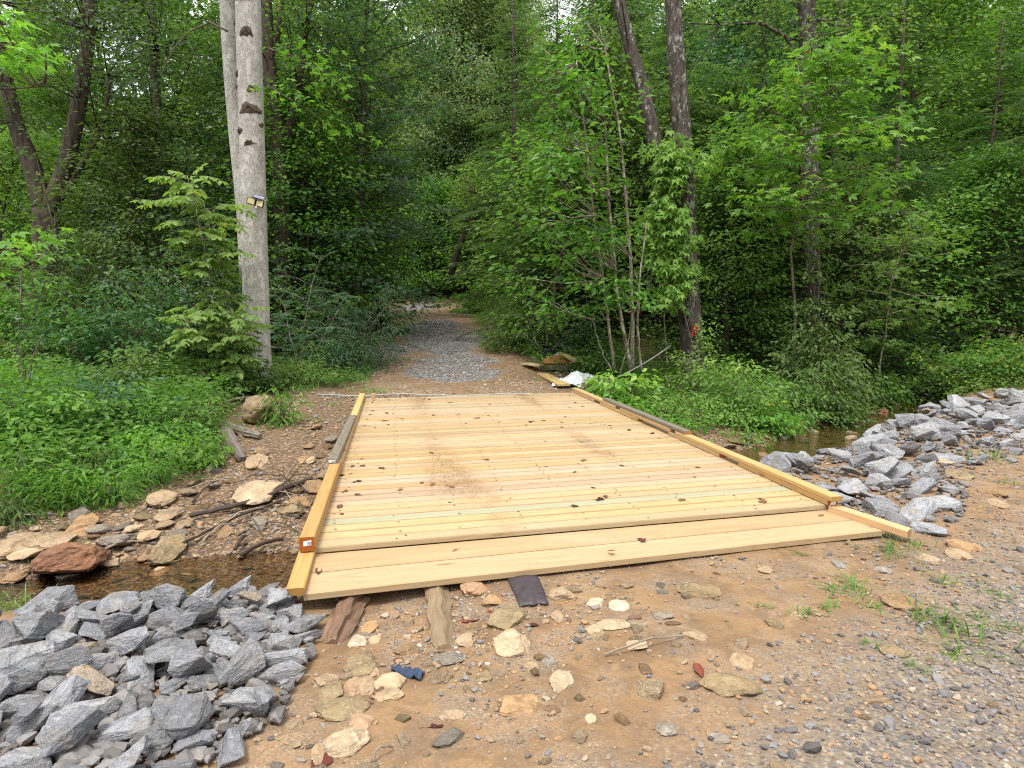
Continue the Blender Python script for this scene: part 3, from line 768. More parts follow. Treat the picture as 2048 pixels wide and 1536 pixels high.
# ------------------------------------------------------------------ quarry rock heaps
GN = [rock_mesh('riprap_rock', 100 + i, M['gneiss'], hull=True, dims=[(1, .74, .34), (1, .66, .46), (.9, .8, .52), (1, .52, .34)][i % 4], npt=[14, 11, 16, 13][i % 4]) for i in range(32)]
for i, me in enumerate(GN): me['shape'] = ['slab-like', 'wedge-shaped', 'blocky', 'long'][i % 4]
def project(p):
    d = np.asarray(p, float) - (0, 0, CZ)
    f = d[1] * CP - d[2] * SP; u = d[1] * SP + d[2] * CP
    return 1024 + F * d[0] / f, 768 - F * u / f
def place_rocks(meshes, name, cat, spots, labeler, group, rng, tilt=.4, tones=None, sizes=None):
    for i, (x_, y_, z_, s_) in enumerate(spots):
        mi = int(rng.integers(0, len(meshes)))
        me = meshes[mi]
        o = bpy.data.objects.new(name, me); COL.objects.link(o)
        yaw = rng.uniform(0, 6.28)
        o.rotation_euler = (rng.normal() * tilt, rng.normal() * tilt, yaw)
        k_ = rng.uniform(.85, 1.2, 3)
        o.scale = (s_ * k_[0], s_ * k_[1], s_ * k_[2])
        o.location = (x_, y_, z_)
        tn_, col = tones(rng)
        o.color = tuple(col) + (1,)
        tag(o, labeler(np.array([x_, y_, z_]), s_, tn_, me['shape']), cat, group)
def grey_tones(rng):
    r = rng.random()
    if r < .03: return 'tan', (1.25, 1.0, .72)
    if r < .30: k_ = rng.uniform(.7, .85); return 'dark grey', (k_, k_, k_)
    if r < .74: k_ = rng.uniform(.9, 1.1); return 'grey', (k_, k_, k_ * 1.01)
    k_ = rng.uniform(1.12, 1.24); return 'pale grey', (k_, k_, k_ * .99)
def darts(rng, poly, n, size_fn, k_=.75, prior=None, zfn=None, layer=0):
    poly = np.asarray(poly, float); lo, hi = poly.min(0), poly.max(0); out = list(prior or []); new = []
    tries = 0
    while len(new) < n and tries < 20000:
        tries += 1
        x_, y_ = rng.uniform(lo, hi)
        if not in_poly(np.array([x_]), np.array([y_]), poly)[0]: continue
        s_ = size_fn(rng, x_, y_)
        if any((x_ - a[0]) ** 2 + (y_ - a[1]) ** 2 < (k_ * .5 * (s_ + a[3])) ** 2 for a in out): continue
        q = (x_, y_, zfn(x_, y_, s_), s_); out.append(q); new.append(q)
    return new
LP = [(-3.6, 2.85), (-2.75, 3.12), (-2.3, 3.32), (-1.95, 3.42), (-1.45, 3.62), (-1.2, 3.5), (-1.0, 3.25), (-.93, 2.95), (-.90, 2.65), (-.92, 2.35), (-1.02, 2.0), (-1.35, 1.75), (-2.6, 1.65), (-3.5, 1.95)]
rng = np.random.default_rng(31)
heapL = lambda x_, y_: hz(x_, y_) + .05 * float(np.exp(-(((x_ + 2.0) / 1.0) ** 2 + ((y_ - 2.7) / .9) ** 2)))
szL = lambda rng, x_, y_: float(np.clip(rng.lognormal(math.log(.185), .27), .11, .29))
l1 = darts(rng, LP, 158, szL, .64, None, lambda x_, y_, s_: heapL(x_, y_) + s_ * .08)
szL2 = lambda rng, x_, y_: float(np.clip(rng.lognormal(math.log(.18), .28), .10, .28))
l2 = darts(rng, LP, 52, szL2, .80, None, lambda x_, y_, s_: heapL(x_, y_) + .06 + s_ * .04)
l2 = [q for q in l2 if q[0] < -1.13]
slope = [(-3.6, 2.6), (-2.5, 3.15), (-2.1, 3.6), (-1.4, 3.85), (-1.25, 4.1), (-1.9, 4.0), (-2.5, 3.75), (-3.6, 3.2)]
l3 = darts(rng, slope, 8, szL, .85, None, lambda x_, y_, s_: hz(x_, y_) + s_ * .12)
szs = lambda rng, x_, y_: float(rng.uniform(.08, .15))
l4 = darts(rng, LP, 6, szs, .9, None, lambda x_, y_, s_: heapL(x_, y_) + .05 + .12 * float(np.random.default_rng(int(1e5 * abs(x_))).random()))
def size_word(p, s_):
    return 'big' if s_ > .215 else ('small' if s_ < .145 else 'mid-sized')
def labL(p, s_, tone, shape):
    px, py = project(p)
    if px < 170: z = "at the heap's outer left side"
    elif px > 520 and py < 1340: z = "beside the ramp's lower left corner"
    elif py < 1275: z = 'on the crest above the stream'
    elif py > 1440: z = "at the heap's bottom edge"
    elif px > 430: z = 'where the heap meets the mud'
    else: z = 'in the middle of the heap'
    return f'{size_word(p, s_)} {tone} {shape} rock {z}, nearer rock heap'
place_rocks(GN, 'riprap_rock', 'rock', l1 + l2 + l3 + l4, labL, 'grey quarry rocks heaped left of the ramp', rng, .24, grey_tones)
RP = [(2.62, 5.0), (2.55, 5.9), (2.5, 6.75), (3.2, 7.4), (4.3, 8.35), (6.2, 10.0), (7.2, 10.9), (9.6, 12.4), (10.4, 11.0), (8.6, 9.0), (7.0, 7.9), (5.9, 7.1), (4.9, 6.6), (4.2, 6.0), (3.6, 5.3), (3.1, 4.6)]
heapR = lambda x_, y_: hz(x_, y_) + .06 * float(np.exp(-(((x_ - y_ + 3.3) / 1.1) ** 2))) * (1 if y_ > 5.5 else .4)
szR = lambda rng, x_, y_: float(np.clip(rng.lognormal(math.log(.26), .28), .13, .44 if y_ > 7 else .36))
rng = np.random.default_rng(47)
r1 = darts(rng, RP, 140, szR, .68, None, lambda x_, y_, s_: heapR(x_, y_) + s_ * .06)
RPi = [(2.65, 5.2), (2.6, 6.4), (4.3, 8.2), (7.2, 10.8), (9.8, 12.3), (9.9, 11.4), (7, 8.9), (4.8, 7.4), (3.7, 6.2), (3.2, 5.2)]
r2 = darts(rng, RPi, 26, szR, .9, None, lambda x_, y_, s_: heapR(x_, y_) + .06 + s_ * .04)
szr = lambda rng, x_, y_: float(rng.uniform(.10, .18))
r3 = darts(rng, RP, 8, szr, 1.0, None, lambda x_, y_, s_: heapR(x_, y_) + .04)
def labR(p, s_, tone, shape):
    px, py = project(p)
    w_ = 'big' if s_ > .33 else ('small' if s_ < .19 else 'mid-sized')
    if px > 1900: z = 'at its far end by the yellow-leaved bush'
    elif px < 1640 and py < 960: z = 'on the creek side close to the bridge'
    elif py > 985: z = "beside the right ramp rail"
    elif px - 1600 < (py - 880) * 1.9 : z = "along the bridge's right curb"
    elif py < 850: z = 'along the crest over the creek'
    else: z = 'on its muddy open side'
    return f'{w_} {tone} {shape} rock {z}, farther rock heap'
place_rocks(GN, 'riprap_rock', 'rock', r1 + r2 + r3, labR, 'grey quarry rocks heaped right of the bridge', rng, .26, grey_tones)

# ------------------------------------------------------------------ flat stones in the mud
FS = [rock_mesh('flat_stone', 300 + i, M['fieldstone'], sub=3, dims=[(1, .62, .26), (1, .8, .34), (1, .45, .28)][i % 3], cuts=8, rnd_=.03, depth=(.6, .95)) for i in range(12)]
TONE = {'tan': (1.1, 1.05, .98), 'pale': (1.32, 1.32, 1.28), 'brown': (.80, .68, .54), 'grey': (.72, .82, .98), 'pinkish': (1.08, .92, .84), 'olive': (.80, .79, .66), 'white': (1.6, 1.7, 1.85), 'orange': (1.1, .90, .68), 'red-brown': (.66, .42, .33)}
def px_stone(name, label, cat, px, py, wpx, hpx, tone, seed, group=None, sink=.35, yaw=None, mat=None, thick=1.0, tilt=.06, dims=None, kwargs=None):
    g = ground(px, py + hpx * .15)
    dist = math.hypot(g[0], g[1]) / 1.0
    f = g[1] * CP + (CZ - g[2]) * SP
    wm_ = wpx * f / F; depth_m = hpx * f / F / max(.25, (CZ - g[2]) / math.hypot(f, 0) * .9)
    rg = np.random.default_rng(seed)
    depth_m = min(depth_m, wm_ * 1.8)
    th = min(wm_, depth_m) * .42 * thick
    V, Fc = rock_geo(500 + seed, sub=4, dims=(1, .8, .5), cuts=9, rnd_=.025, depth=(.55, .92))
    V = V / (V.max(0) - V.min(0)) * np.array([wm_ * 1.06, depth_m * 1.0, th])
    m = MB(); m.add(V, [Fc]); me = m.mesh(name, [mat or M['fieldstone']])
    o = bpy.data.objects.new(name, me); COL.objects.link(o)
    o.rotation_euler = (rg.normal() * tilt, rg.normal() * tilt, (yaw if yaw is not None else 0))
    o.location = (g[0], g[1], hz(g[0], g[1]) + th * (.5 - sink))
    o.color = tuple(TONE[tone]) + (1,)
    return tag(o, label, cat, group)
MUD = [
 (665, 1381, 48, 45, 'olive', 0, 'upright olive tan stone in the cluster at the rock heap\'s mud edge'), (655, 1362, 52, 22, 'tan', .4, 'thin tan slab leaning on the stone cluster by the rock heap'),
 (705, 1377, 40, 45, 'pinkish', 0, 'pinkish rounded stone in the cluster at the rock heap'), (728, 1368, 40, 46, 'tan', .2, 'brownish tan stone behind the pinkish one by the heap'),
 (777, 1363, 64, 34, 'pale', 0, 'pale tan oval stone beside the blue cloth scrap'), (776, 1391, 62, 24, 'tan', 0, 'narrow layered stone just below the pale oval one'),
 (683, 1420, 102, 40, 'olive', .12, 'long thick greyish tan slab at the mud edge of the heap'), (721, 1444, 46, 32, 'pinkish', -.1, 'small pinkish tan stone below the long thick slab'),
 (690, 1482, 95, 52, 'pale', .1, 'large pale stone half buried at the bottom of the mud'), (640, 1502, 40, 60, 'tan', 0, 'upright tan stone at the bottom beside the large pale one'),
 (717, 1331, 66, 44, 'olive', .6, 'grey olive slanting stone between heap and muddy log'), (741, 1343, 30, 26, 'tan', .5, 'small tan stone against the slanting olive one'),
 (716, 1284, 36, 26, 'white', 0, 'whitish pebble stone below the broken log'), (738, 1256, 34, 36, 'orange', 0, 'orange tan stone right of the broken log'), (748, 1278, 26, 20, 'pale', 0, 'small pale stone next to the orange one'),
 (813, 1300, 52, 24, 'brown', .1, 'brown flat stone left of the muddy log\'s end'), (900, 1318, 76, 24, 'grey', .5, 'long grey stone slanting right of the muddy log\'s end'), (930, 1283, 40, 26, 'tan', -.2, 'tan flat stone right of the muddy log'),
 (1017, 1234, 72, 40, 'olive', -.2, 'speckled olive tan stone below the rubber strip'), (1028, 1286, 86, 48, 'pale', -.2, 'largest pale flat stone in the open mud below the rubber strip'),
 (948, 1171, 54, 30, 'pinkish', .1, 'flat pinkish stone at the ramp edge between log and rubber strip'), (984, 1201, 40, 20, 'orange', 0, 'small orange tan stone left of the rubber strip'),
 (1126, 1184, 56, 24, 'tan', -.1, 'tan flat stone right of the rubber strip at the ramp'), (1122, 1356, 46, 92, 'pale', -.25, 'long upright pale stone standing out of the open mud'), (1096, 1318, 26, 26, 'grey', 0, 'small grey stone beside the long pale one'),
 (1036, 1412, 88, 36, 'orange', .2, 'orange tan slab half sunk in smooth mud'), (969, 1352, 32, 24, 'olive', 0, 'small olive stone alone in the mud middle'), (905, 1433, 52, 20, 'tan', .1, 'low tan stone sunk in the mud left of the orange slab'),
 (1062, 1332, 28, 24, 'tan', 0, 'small roundish tan stone left of the long pale one'), (1115, 1233, 30, 24, 'tan', 0, 'roundish tan stone beside the gravel right of the rubber strip'), (1192, 1209, 38, 20, 'white', .1, 'white flattish stone, first of the white pair in the mud'), (1238, 1209, 40, 22, 'white', -.1, 'white blocky stone, second of the white pair in the mud'),
 (1230, 1251, 66, 18, 'pale', -.05, 'long pale stone strip below the white pair'), (1188, 1259, 34, 18, 'pale', 0, 'short pale stone left of the long strip'), (1195, 1276, 34, 16, 'olive', 0, 'small olive stone under the long pale strip'),
 (1398, 1181, 84, 26, 'olive', -.1, 'isolated tan olive stone in smooth mud in front of the ramp'), (1273, 1292, 40, 22, 'pale', 0, 'pale stone at the lower end of the thin stick'), (1390, 1273, 48, 18, 'tan', -.2, 'tan stone at the upper end of the thin stick'),
 (1484, 1323, 46, 26, 'tan', -.2, 'light tan stone alone above the big olive one'), (1460, 1368, 112, 44, 'olive', .05, 'biggest flat olive stone in the right foreground mud'), (1332, 1458, 42, 26, 'grey', 0, 'grey stone at the bottom left of the big olive one'),
 (1798, 1203, 66, 32, 'brown', .1, 'round brown stone among gravel near the grass tufts'), (1790, 1304, 60, 20, 'olive', 0, 'flat olive stone below the largest grass tuft'), (1928, 1093, 60, 20, 'orange', 0, 'flat orange tan stone right of the ramp rail\'s tip'), (1912, 1109, 40, 20, 'tan', .1, 'tan stone touching the flat orange one'),
 (1854, 1117, 46, 14, 'tan', -.1, 'thin tan stone below the ramp rail\'s tip'), (1682, 1129, 28, 14, 'grey', 0, 'small grey stone in front of the ramp\'s right end'), (1328, 1231, 36, 14, 'grey', .1, 'low dark grey stone in smooth mud below the ramp'), (1967, 1331, 30, 18, 'grey', 0, 'grey stone in the road gravel at right'),
 (1921, 950, 48, 18, 'olive', 0, 'low greyish stone at the muddy foot of the farther heap'), (1989, 1006, 36, 18, 'tan', 0, 'tan stone on bare mud right of the farther heap'), (1869, 918, 44, 20, 'pale', 0, 'pale square block lying on dark rubble of the farther heap'), (1768, 1142, 34, 14, 'grey', .1, 'thin grey stone between the two front grass tufts'),
 (1440, 1480, 34, 20, 'grey', 0, 'grey stone sunk in gravel at the bottom'), (1590, 1230, 26, 14, 'tan', 0, 'tiny tan stone between small grass sprigs'), (1180, 1440, 24, 18, 'pale', 0, 'small pale stone in mud at the bottom middle'), (1530, 1140, 30, 14, 'tan', 0, 'small tan stone close to the ramp front'),
]
for i, (a, b, c, d, tn_, yw, lb_) in enumerate(MUD):
    px_stone('flat_stone', lb_, 'stone', a, b, c, d, tn_, i, 'flat stones lying in the mud', .45, yw)
rng = np.random.default_rng(177)
FS = [rock_mesh('flat_stone', 320 + i, M['fieldstone'], hull=True, dims=[(1, .7, .36), (1, .8, .5), (1, .55, .34)][i % 3], npt=18, rough=.014) for i in range(12)]
for i, me in enumerate(FS): me['shape'] = ['flat', 'chunky', 'long'][i % 3]
def mud_tones(rng):
    k_ = rng.choice(['tan', 'pale', 'brown', 'grey', 'olive', 'pinkish'], p=[.42, .24, .16, .08, .06, .04]); f_ = rng.uniform(.75, 1.05)
    return str(k_), tuple(c_ * f_ for c_ in TONE[str(k_)])
def szm(rng, x_, y_): return float(np.clip(rng.lognormal(math.log(.062), .42), .03, .15))
ms = darts(rng, [(-.85, 2.1), (-.85, 3.3), (.3, 3.62), (1.3, 3.9), (1.35, 3.2), (.7, 2.5), (-.2, 1.9)], 85, szm, 1.2, None, lambda x_, y_, s_: hz(x_, y_) + s_ * .0)
ms += darts(rng, [(1.3, 3.9), (2.9, 4.4), (4.6, 5.6), (4.8, 4.4), (2.6, 2.6), (.6, 1.9)], 34, szm, 1.4, None, lambda x_, y_, s_: hz(x_, y_) - s_ * .02)
def labM(p, s_, tone, shape):
    px, py = project(p)
    z = 'between the rock heap and the muddy log' if px < 850 else ('around the rubber strip and the pale flat stones' if px < 1130 and py < 1330 else ('in the lower middle of the mud' if px < 1250 else ('in smooth mud before the ramp' if py < 1260 and px < 1600 else 'among the road gravel at right')))
    return f"{'larger' if s_ > .085 else 'small'} {tone} {shape} stone half buried {z}"
place_rocks(FS, 'flat_stone', 'stone', ms, labM, 'flat stones lying in the mud', rng, .10, mud_tones)
# ------------------------------------------------------------------ stones of the stream and its far bank
BANK = [
 (519, 980, 84, 66, 'pale', .1, 'boulder', 'largest pale flat boulder on the gravel bank left of the bridge', 1.0), (325, 997, 52, 30, 'tan', .3, 'stone', 'tan block at the edge of the grass on the bank', 1.2),
 (513, 924, 36, 34, 'tan', 0, 'stone', 'brownish upright stone below the driftwood', 1.4), (523, 832, 62, 62, 'olive', 0, 'boulder', 'mossy upright boulder in front of the pale tree trunk', 2.6),
 (145, 1117, 124, 62, 'red-brown', .45, 'boulder', 'long red-brown boulder lying in the stream', 1.2), (338, 1101, 62, 38, 'olive', 0, 'boulder', 'rounded olive boulder in the middle of the stream bed', 1.5),
 (240, 1079, 64, 30, 'grey', .2, 'stone', 'greyish flat slab between the red-brown and the olive boulder', .9), (38, 1085, 66, 46, 'tan', .1, 'boulder', 'tan slab on the bank at the left picture edge', .9), (104, 1083, 76, 34, 'tan', .2, 'stone', 'tan slab behind the red-brown boulder', .8),
 (56, 1108, 62, 24, 'pale', 0, 'stone', 'pale slab below the two tan ones at left', .8), (166, 1050, 52, 28, 'orange', .3, 'stone', 'orange tan stone under the overhanging grass', 1), (588, 1018, 52, 22, 'olive', .15, 'stone', 'mossy long stone beside the dark branches near the curb', 1.1),
 (137, 1156, 50, 20, 'grey', .1, 'stone', 'grey flat stone in shallow water below the red-brown boulder', .8), (625, 974, 42, 26, 'brown', .5, 'stone', 'brown stone close to the left curb', 1.2), (516, 1046, 36, 22, 'grey', .2, 'stone', 'grey stone under the crossing branches', 1.2),
 (338, 1031, 40, 20, 'tan', 0, 'stone', 'tan stone upslope of the olive boulder', 1), (198, 1062, 42, 14, 'grey', .1, 'stone', 'thin grey slab beside the orange tan stone', 1), (267, 1059, 28, 22, 'pale', 0, 'stone', 'small pale upright stone in mid stream bed', 1.2), (300, 1072, 42, 22, 'tan', .5, 'stone', 'tan slanting slab upstream of the olive boulder', 1),
 (34, 1156, 44, 22, 'brown', 0, 'stone', 'brown wet stone by the water at far left', 1), (661, 880, 28, 20, 'grey', 0, 'stone', 'grey stone touching the weathered curb timber', 1.2), (633, 854, 22, 11, 'brown', 0, 'stone', 'dark brown flat stone on gravel left of the curb', 1.2), (607, 919, 20, 15, 'orange', 0, 'stone', 'orange square stone near the bank herb', 1.4), (622, 921, 18, 13, 'pale', 0, 'stone', 'pale stone right of the orange square one', 1.4), (618, 893, 20, 11, 'brown', 0, 'stone', 'brown flat stone above the orange square one', 1),
 (547, 806, 16, 14, 'red-brown', 0, 'stone', 'small red stone perched by the mossy boulder', 2), (370, 1048, 30, 18, 'olive', 0, 'stone', 'small olive stone left of the dark branch', 1), (405, 1075, 26, 14, 'tan', 0, 'stone', 'tan pebble stone under the dark branch', 1), (450, 1066, 30, 15, 'brown', .2, 'stone', 'brown stone in the debris left of the bridge', 1), (320, 1145, 34, 15, 'tan', 0, 'stone', 'tan stone at the water line below the olive boulder', 1), (225, 1128, 36, 14, 'tan', .1, 'stone', 'tan flat stone right of the red-brown boulder', .9), (290, 1118, 26, 13, 'brown', 0, 'stone', 'brown stone left of the olive boulder', 1),
 (1757, 829, 34, 26, 'red-brown', 0, 'boulder', 'brown round boulder in the creek behind the farther heap', 1.6), (1700, 838, 28, 20, 'brown', 0, 'stone', 'brown stone under the bush at the right creek', 1.4), (1575, 868, 24, 22, 'brown', 0, 'stone', 'upright brown stone below the leafy bank right of the bridge', 1.8), (1052, 694, 22, 16, 'orange', 0, 'stone', 'orange tan stone at the right side of the track', 1.8), (1985, 985, 40, 20, 'brown', 0, 'stone', 'low brown stone on mud at the right edge', .8),
]
for i, (a, b, c, d, tn_, yw, ct, lb_, th_) in enumerate(BANK):
    px_stone('stream_' + ct, lb_, ct, a, b, c, d, tn_, 80 + i, 'stones of the stream and its banks', .30 if th_ < 2 else .2, yw, thick=th_, tilt=.10)
rng = np.random.default_rng(77)
CS = [rock_mesh('stream_stone', 700 + i, M['fieldstone'], sub=3, dims=[(1, .7, .3), (1, .85, .5), (1, .5, .3)][i % 3], cuts=9, rnd_=.03, depth=(.55, .9)) for i in range(10)]
for i, me in enumerate(CS): me['shape'] = ['flat', 'rounded', 'long'][i % 3]
def stream_tones(rng):
    k_ = rng.choice(['tan', 'brown', 'grey', 'olive', 'pinkish', 'pale', 'orange'], p=[.28, .2, .2, .14, .06, .07, .05]); f_ = rng.uniform(.75, 1.05)
    return str(k_), tuple(c_ * f_ for c_ in TONE[str(k_)])
def szc(rng, x_, y_): return float(np.clip(rng.lognormal(math.log(.13), .38), .06, .3))
sp1 = darts(rng, [(-5.2, 4.6), (-1.35, 4.9), (-1.5, 6), (-2.2, 8.2), (-3.0, 8.2), (-3.6, 6.9), (-5.3, 5.9)], 130, szc, .9, None, lambda x_, y_, s_: hz(x_, y_) + s_ * .08)
sp1 = [q for q in sp1 if q[1] < 7.4 or rng.random() < .5]
def labC(p, s_, tone, shape):
    px, py = project(p)
    z = 'in the creek right of the bridge' if p[0] > 1.5 else 'in the water behind the nearer rock heap' if p[2] < -.46 else ("on the gravel bank beside the left curb" if px > 440 else ('below the grassy bank at left' if py < 1075 else 'in the stony stream bed at left'))
    return f"{'larger' if s_ > .17 else 'small'} {tone} {shape} stone {z}"
sp1 += darts(rng, [(2.9, 8.0), (4.0, 8.9), (8.5, 13.4), (11.5, 16.5), (10.5, 17), (7.5, 14.3), (3.4, 10.2), (2.4, 9.2)], 70, lambda rng, x_, y_: float(np.clip(rng.lognormal(math.log(.2), .4), .1, .45)), .9, None, lambda x_, y_, s_: hz(x_, y_) + s_ * .1)
place_rocks(CS, 'stream_stone', 'stone', sp1, labC, 'stones of the stream and its banks', rng, .18, stream_tones)

# ------------------------------------------------------------------ brown leaves on the bridge
def dead_leaf_mat():
    t = NT('dead_leaf'); oi = t.n('ObjectInfo')
    c = t.ramp(oi.outputs['Random'], [(0, (.045, .022, .015)), (.4, (.095, .045, .025)), (.75, (.15, .07, .035)), (1, (.19, .10, .05))])
    c = t.mix(t.ramp(t.noise(t.objc(), 30, 3, .6), [(.4, 0), (.7, .5)]), c, (.035, .02, .014))
    c = t.mix(1.0, c, oi.outputs['Color'], 'MULTIPLY')
    return t.done(t.pbr(c, .7, None, .3))
M['dead'] = dead_leaf_mat()
def dead_leaf(seed):
    rg = np.random.default_rng(seed)
    n = 7; m = MB(); V = []
    ts = np.linspace(0, 1, n); wd = .33 * np.sin(np.pi * np.clip(ts, .02, .98)) ** .7 * (1 + .25 * rg.normal(size=n))
    curl = rg.uniform(.3, 1.3); bend = rg.uniform(-.6, .8)
    for t_, w_ in zip(ts, wd):
        for s_ in (-1, -.5, 0, .5, 1):
            a_ = s_ * curl
            V.append((t_ - .5, w_ * math.sin(a_) / max(curl, .3) * 1.0, .03 + w_ * (1 - math.cos(a_)) * .9 + bend * .35 * (t_ - .5) ** 2 + .03 * rg.random()))
    V = np.array(V); V[:, 2] -= V[:, 2].min() - .01
    Q = np.array([(i * 5 + j, (i + 1) * 5 + j, (i + 1) * 5 + j + 1, i * 5 + j + 1) for i in range(n - 1) for j in range(4)])
    m.add(V, [Q])
    tube(m, [(-.5, 0, .03), (-.7, .03, .05), (-.85, .02, .02)], .012, 4)
    return m.mesh('fallen_leaf', [M['dead']], True)
DL = [dead_leaf(i) for i in range(8)]
rng = np.random.default_rng(15)
def drop_leaf(p, size, label, col=(1, 1, 1), group='brown leaves lying on the bridge', mi=None, rot=None):
    o = bpy.data.objects.new('fallen_leaf', DL[int(rng.integers(0, 8)) if mi is None else mi]); COL.objects.link(o)
    o.location = p; o.scale = (size * rng.uniform(.9, 1.1), size * rng.uniform(.6, 1.1), size * rng.uniform(.5, 1.0))
    o.rotation_euler = rot or (rng.normal() * .1, rng.normal() * .1, rng.uniform(0, 6.28)); o.color = tuple(col) + (1,)
    return tag(o, label, 'leaf', group)
zramp = lambda p: .104 - .050 * (1 - 0)
for (px, py, s_, lb_) in [(778, 1101, .13, 'largest reddish brown curled leaf on the near ramp boards'), (905, 1104, .07, 'narrow reddish leaf right of the largest one on the ramp'), (646, 1114, .085, 'flat reddish leaf at the upper left corner of the ramp'), (637, 1142, .085, 'flat reddish leaf lower down by the left ramp rail'), (1634, 1034, .13, 'reddish leaf cluster at the upper right of the ramp'), (1215, 1063, .10, 'tan brown leaf below the deck edge on the ramp'), (1306, 1057, .08, 'dark red leaf beside another on the ramp'), (1283, 1081, .07, 'small dark red leaf on the lower ramp board'), (1338, 1050, .06, 'small dark leaf against the deck edge on the ramp'), (870, 1103, .06, 'small dark scrap of leaf between the red ones on the ramp'), (1222, 1103, .06, 'thin pale brown leaf on the ramp centre')]:
    p = at_z(px, py, .085)
    drop_leaf((p[0], p[1], .111 - .057 * .45 + (.006 if py < 1110 else -.004)), s_, lb_, (1.35, .8, .75))
for (px, py, s_, lb_, r_) in [(1200, 1001, .10, 'brown leaf standing upright beside the greenish board', (1.2, .2, .5)), (764, 937, .10, 'dark curled leaf on the left deck, the biggest there', None), (866, 969, .08, 'flat brown leaf left of the deck middle', None), (903, 974, .07, 'dark leaf just right of the flat brown one', None), (683, 952, .08, 'brown leaf close to the left curb beam', None), (680, 1014, .09, 'light brown leaf against the left curb near the front', None), (1520, 998, .06, 'dark leaf near the right curb close to the front', None), (1150, 945, .06, 'thin brown leaf in the deck middle', None), (728, 852, .08, 'dark red leaf at the weathered curb timber', None), (770, 842, .10, 'long dark leaf scrap on the far left deck', None), (1305, 867, .10, 'flat dark red leaf by the slot in the right curb', None), (1265, 838, .08, 'dark leaf wedged under the right curb', None), (1186, 976, .05, 'small leaf near the upright one', None), (1060, 844, .09, 'long brown leaf on the far deck middle', None), (972, 920, .07, 'reddish brown leaf alone on the middle deck', None)]:
    p = at_z(px, py, DZ); drop_leaf((p[0], p[1], DZ + .003), s_, lb_, rot=r_)
k_ = 0
while k_ < 78:
    u_, v_ = rng.uniform(.03, .97), rng.beta(1.5, 1.0)
    if rng.random() < .25: u_ = rng.beta(1, 6) * .6 + .02
    p = duv(u_, v_); k_ += 1
    zone = ('on the far end of the deck' if v_ > .66 else 'on the middle of the deck' if v_ > .3 else 'on the near deck planks') + (' by the left curb' if u_ < .12 else ' by the right curb' if u_ > .88 else ' in its left half' if u_ < .5 else ' in its right half')
    s_ = float(np.clip(rng.lognormal(math.log(.055), .35), .03, .1))
    c_ = rng.uniform(.7, 1.3)
    drop_leaf((p[0], p[1], DZ + .003), s_, f"{'tiny' if s_ < .048 else 'small'} {'dark' if c_ < .95 else 'brown'} curled leaf {zone}", (c_, c_, c_))
# twigs on the deck and red leaves in the mud
for (px, py, lb_) in [(1020, 1245, 'dark red leaf lying by the speckled stone'), (985, 1228, 'red leaf scrap near the rubber strip'), (880, 1310, 'torn red leaves at the end of the muddy log'), (797, 1325, 'dull red leaf by the grey olive stone'), (742, 1395, 'bright red leaf among the clustered stones'), (642, 1527, 'red brown leaf at the bottom picture edge'), (1397, 1345, 'pinkish tan leaf above the big olive stone'), (940, 1243, 'red leaf on wet gravel right of the log'), (872, 1455, 'dark reddish leaf pressed in the mud'), (1062, 1255, 'maroon leaf scraps right of the pale flat stone')]:
    g = ground(px, py); drop_leaf((g[0], g[1], g[2] + .006), rng.uniform(.06, .11), lb_, (1.1, .55, .55), 'red leaves in the mud')

# ------------------------------------------------------------------ sticks and driftwood
M['stick'] = wood_mat('dark_wet_stick', (.065, .045, .032), (.10, .07, .05), (.025, .016, .011), knots=False)
M['palestick'] = wood_mat('bare_pale_stick', (.24, .19, .14), (.31, .25, .19), (.12, .09, .06), knots=False)
M['drift'] = wood_mat('driftwood', (.16, .13, .10), (.24, .205, .165), (.045, .03, .02), knots=False)
def stick(label, pxs, r0, r1, mat='stick', lift=.02, seed=0, name='stick', cat='stick', group='sticks and driftwood on the stream bank', sides=()):
    rg = np.random.default_rng(seed); P = []
    for (a, b) in pxs: P.append(ground(a, b))
    P = np.array(P); ln = np.concatenate([[0], np.cumsum(np.linalg.norm(np.diff(P, axis=0), axis=1))]); n = max(8, int(ln[-1] / .06))
    s_ = np.linspace(0, ln[-1], n); Q = np.stack([np.interp(s_, ln, P[:, i]) for i in range(3)], 1)
    Q[:, 2] = height(Q[:, 0], Q[:, 1]) + lift + rg.normal(size=n) * .004 + .03 * np.sin(np.linspace(0, 3.1, n))
    Q[:, :2] += np.cumsum(rg.normal(size=(n, 2)) * .004, 0)
    m = MB(); rr = np.linspace(r0, r1, n) * (1 + .1 * rg.normal(size=n)); tube(m, Q, rr, 8, rg.random(), True, .06, rg)
    for f_, dx, dy, dz, l_ in sides:
        i = int(f_ * (n - 1)); b = Q[i]; e = b + np.array([dx, dy, dz]) * l_
        tube(m, [b, (b + e) / 2 + (0, 0, .02 * l_), e], [rr[i] * .6, rr[i] * .45, rr[i] * .25], 6, rg.random())
    return tag(m.build(name, M[mat], None, False), label, cat, group)
stick('thick dark branch lying across the stream bank left of the bridge', [(380, 1042), (450, 1030), (540, 1008), (628, 968)], .022, .03, seed=1, lift=.05, sides=[(.3, -.6, .3, .1, .3), (.6, .2, .8, .2, .4)])
stick('long thin dark branch crossing below the thick one', [(320, 1130), (400, 1085), (470, 1050), (560, 1010)], .014, .012, seed=2, lift=.04)
stick('thin pale root curving over the stream stones', [(398, 1102), (440, 1068), (490, 1035), (530, 1022)], .009, .007, 'palestick', seed=3, lift=.05)
stick('pale stick at the water line right of the red-brown boulder', [(208, 1112), (250, 1103), (290, 1095)], .012, .009, 'palestick', seed=4, lift=.05)
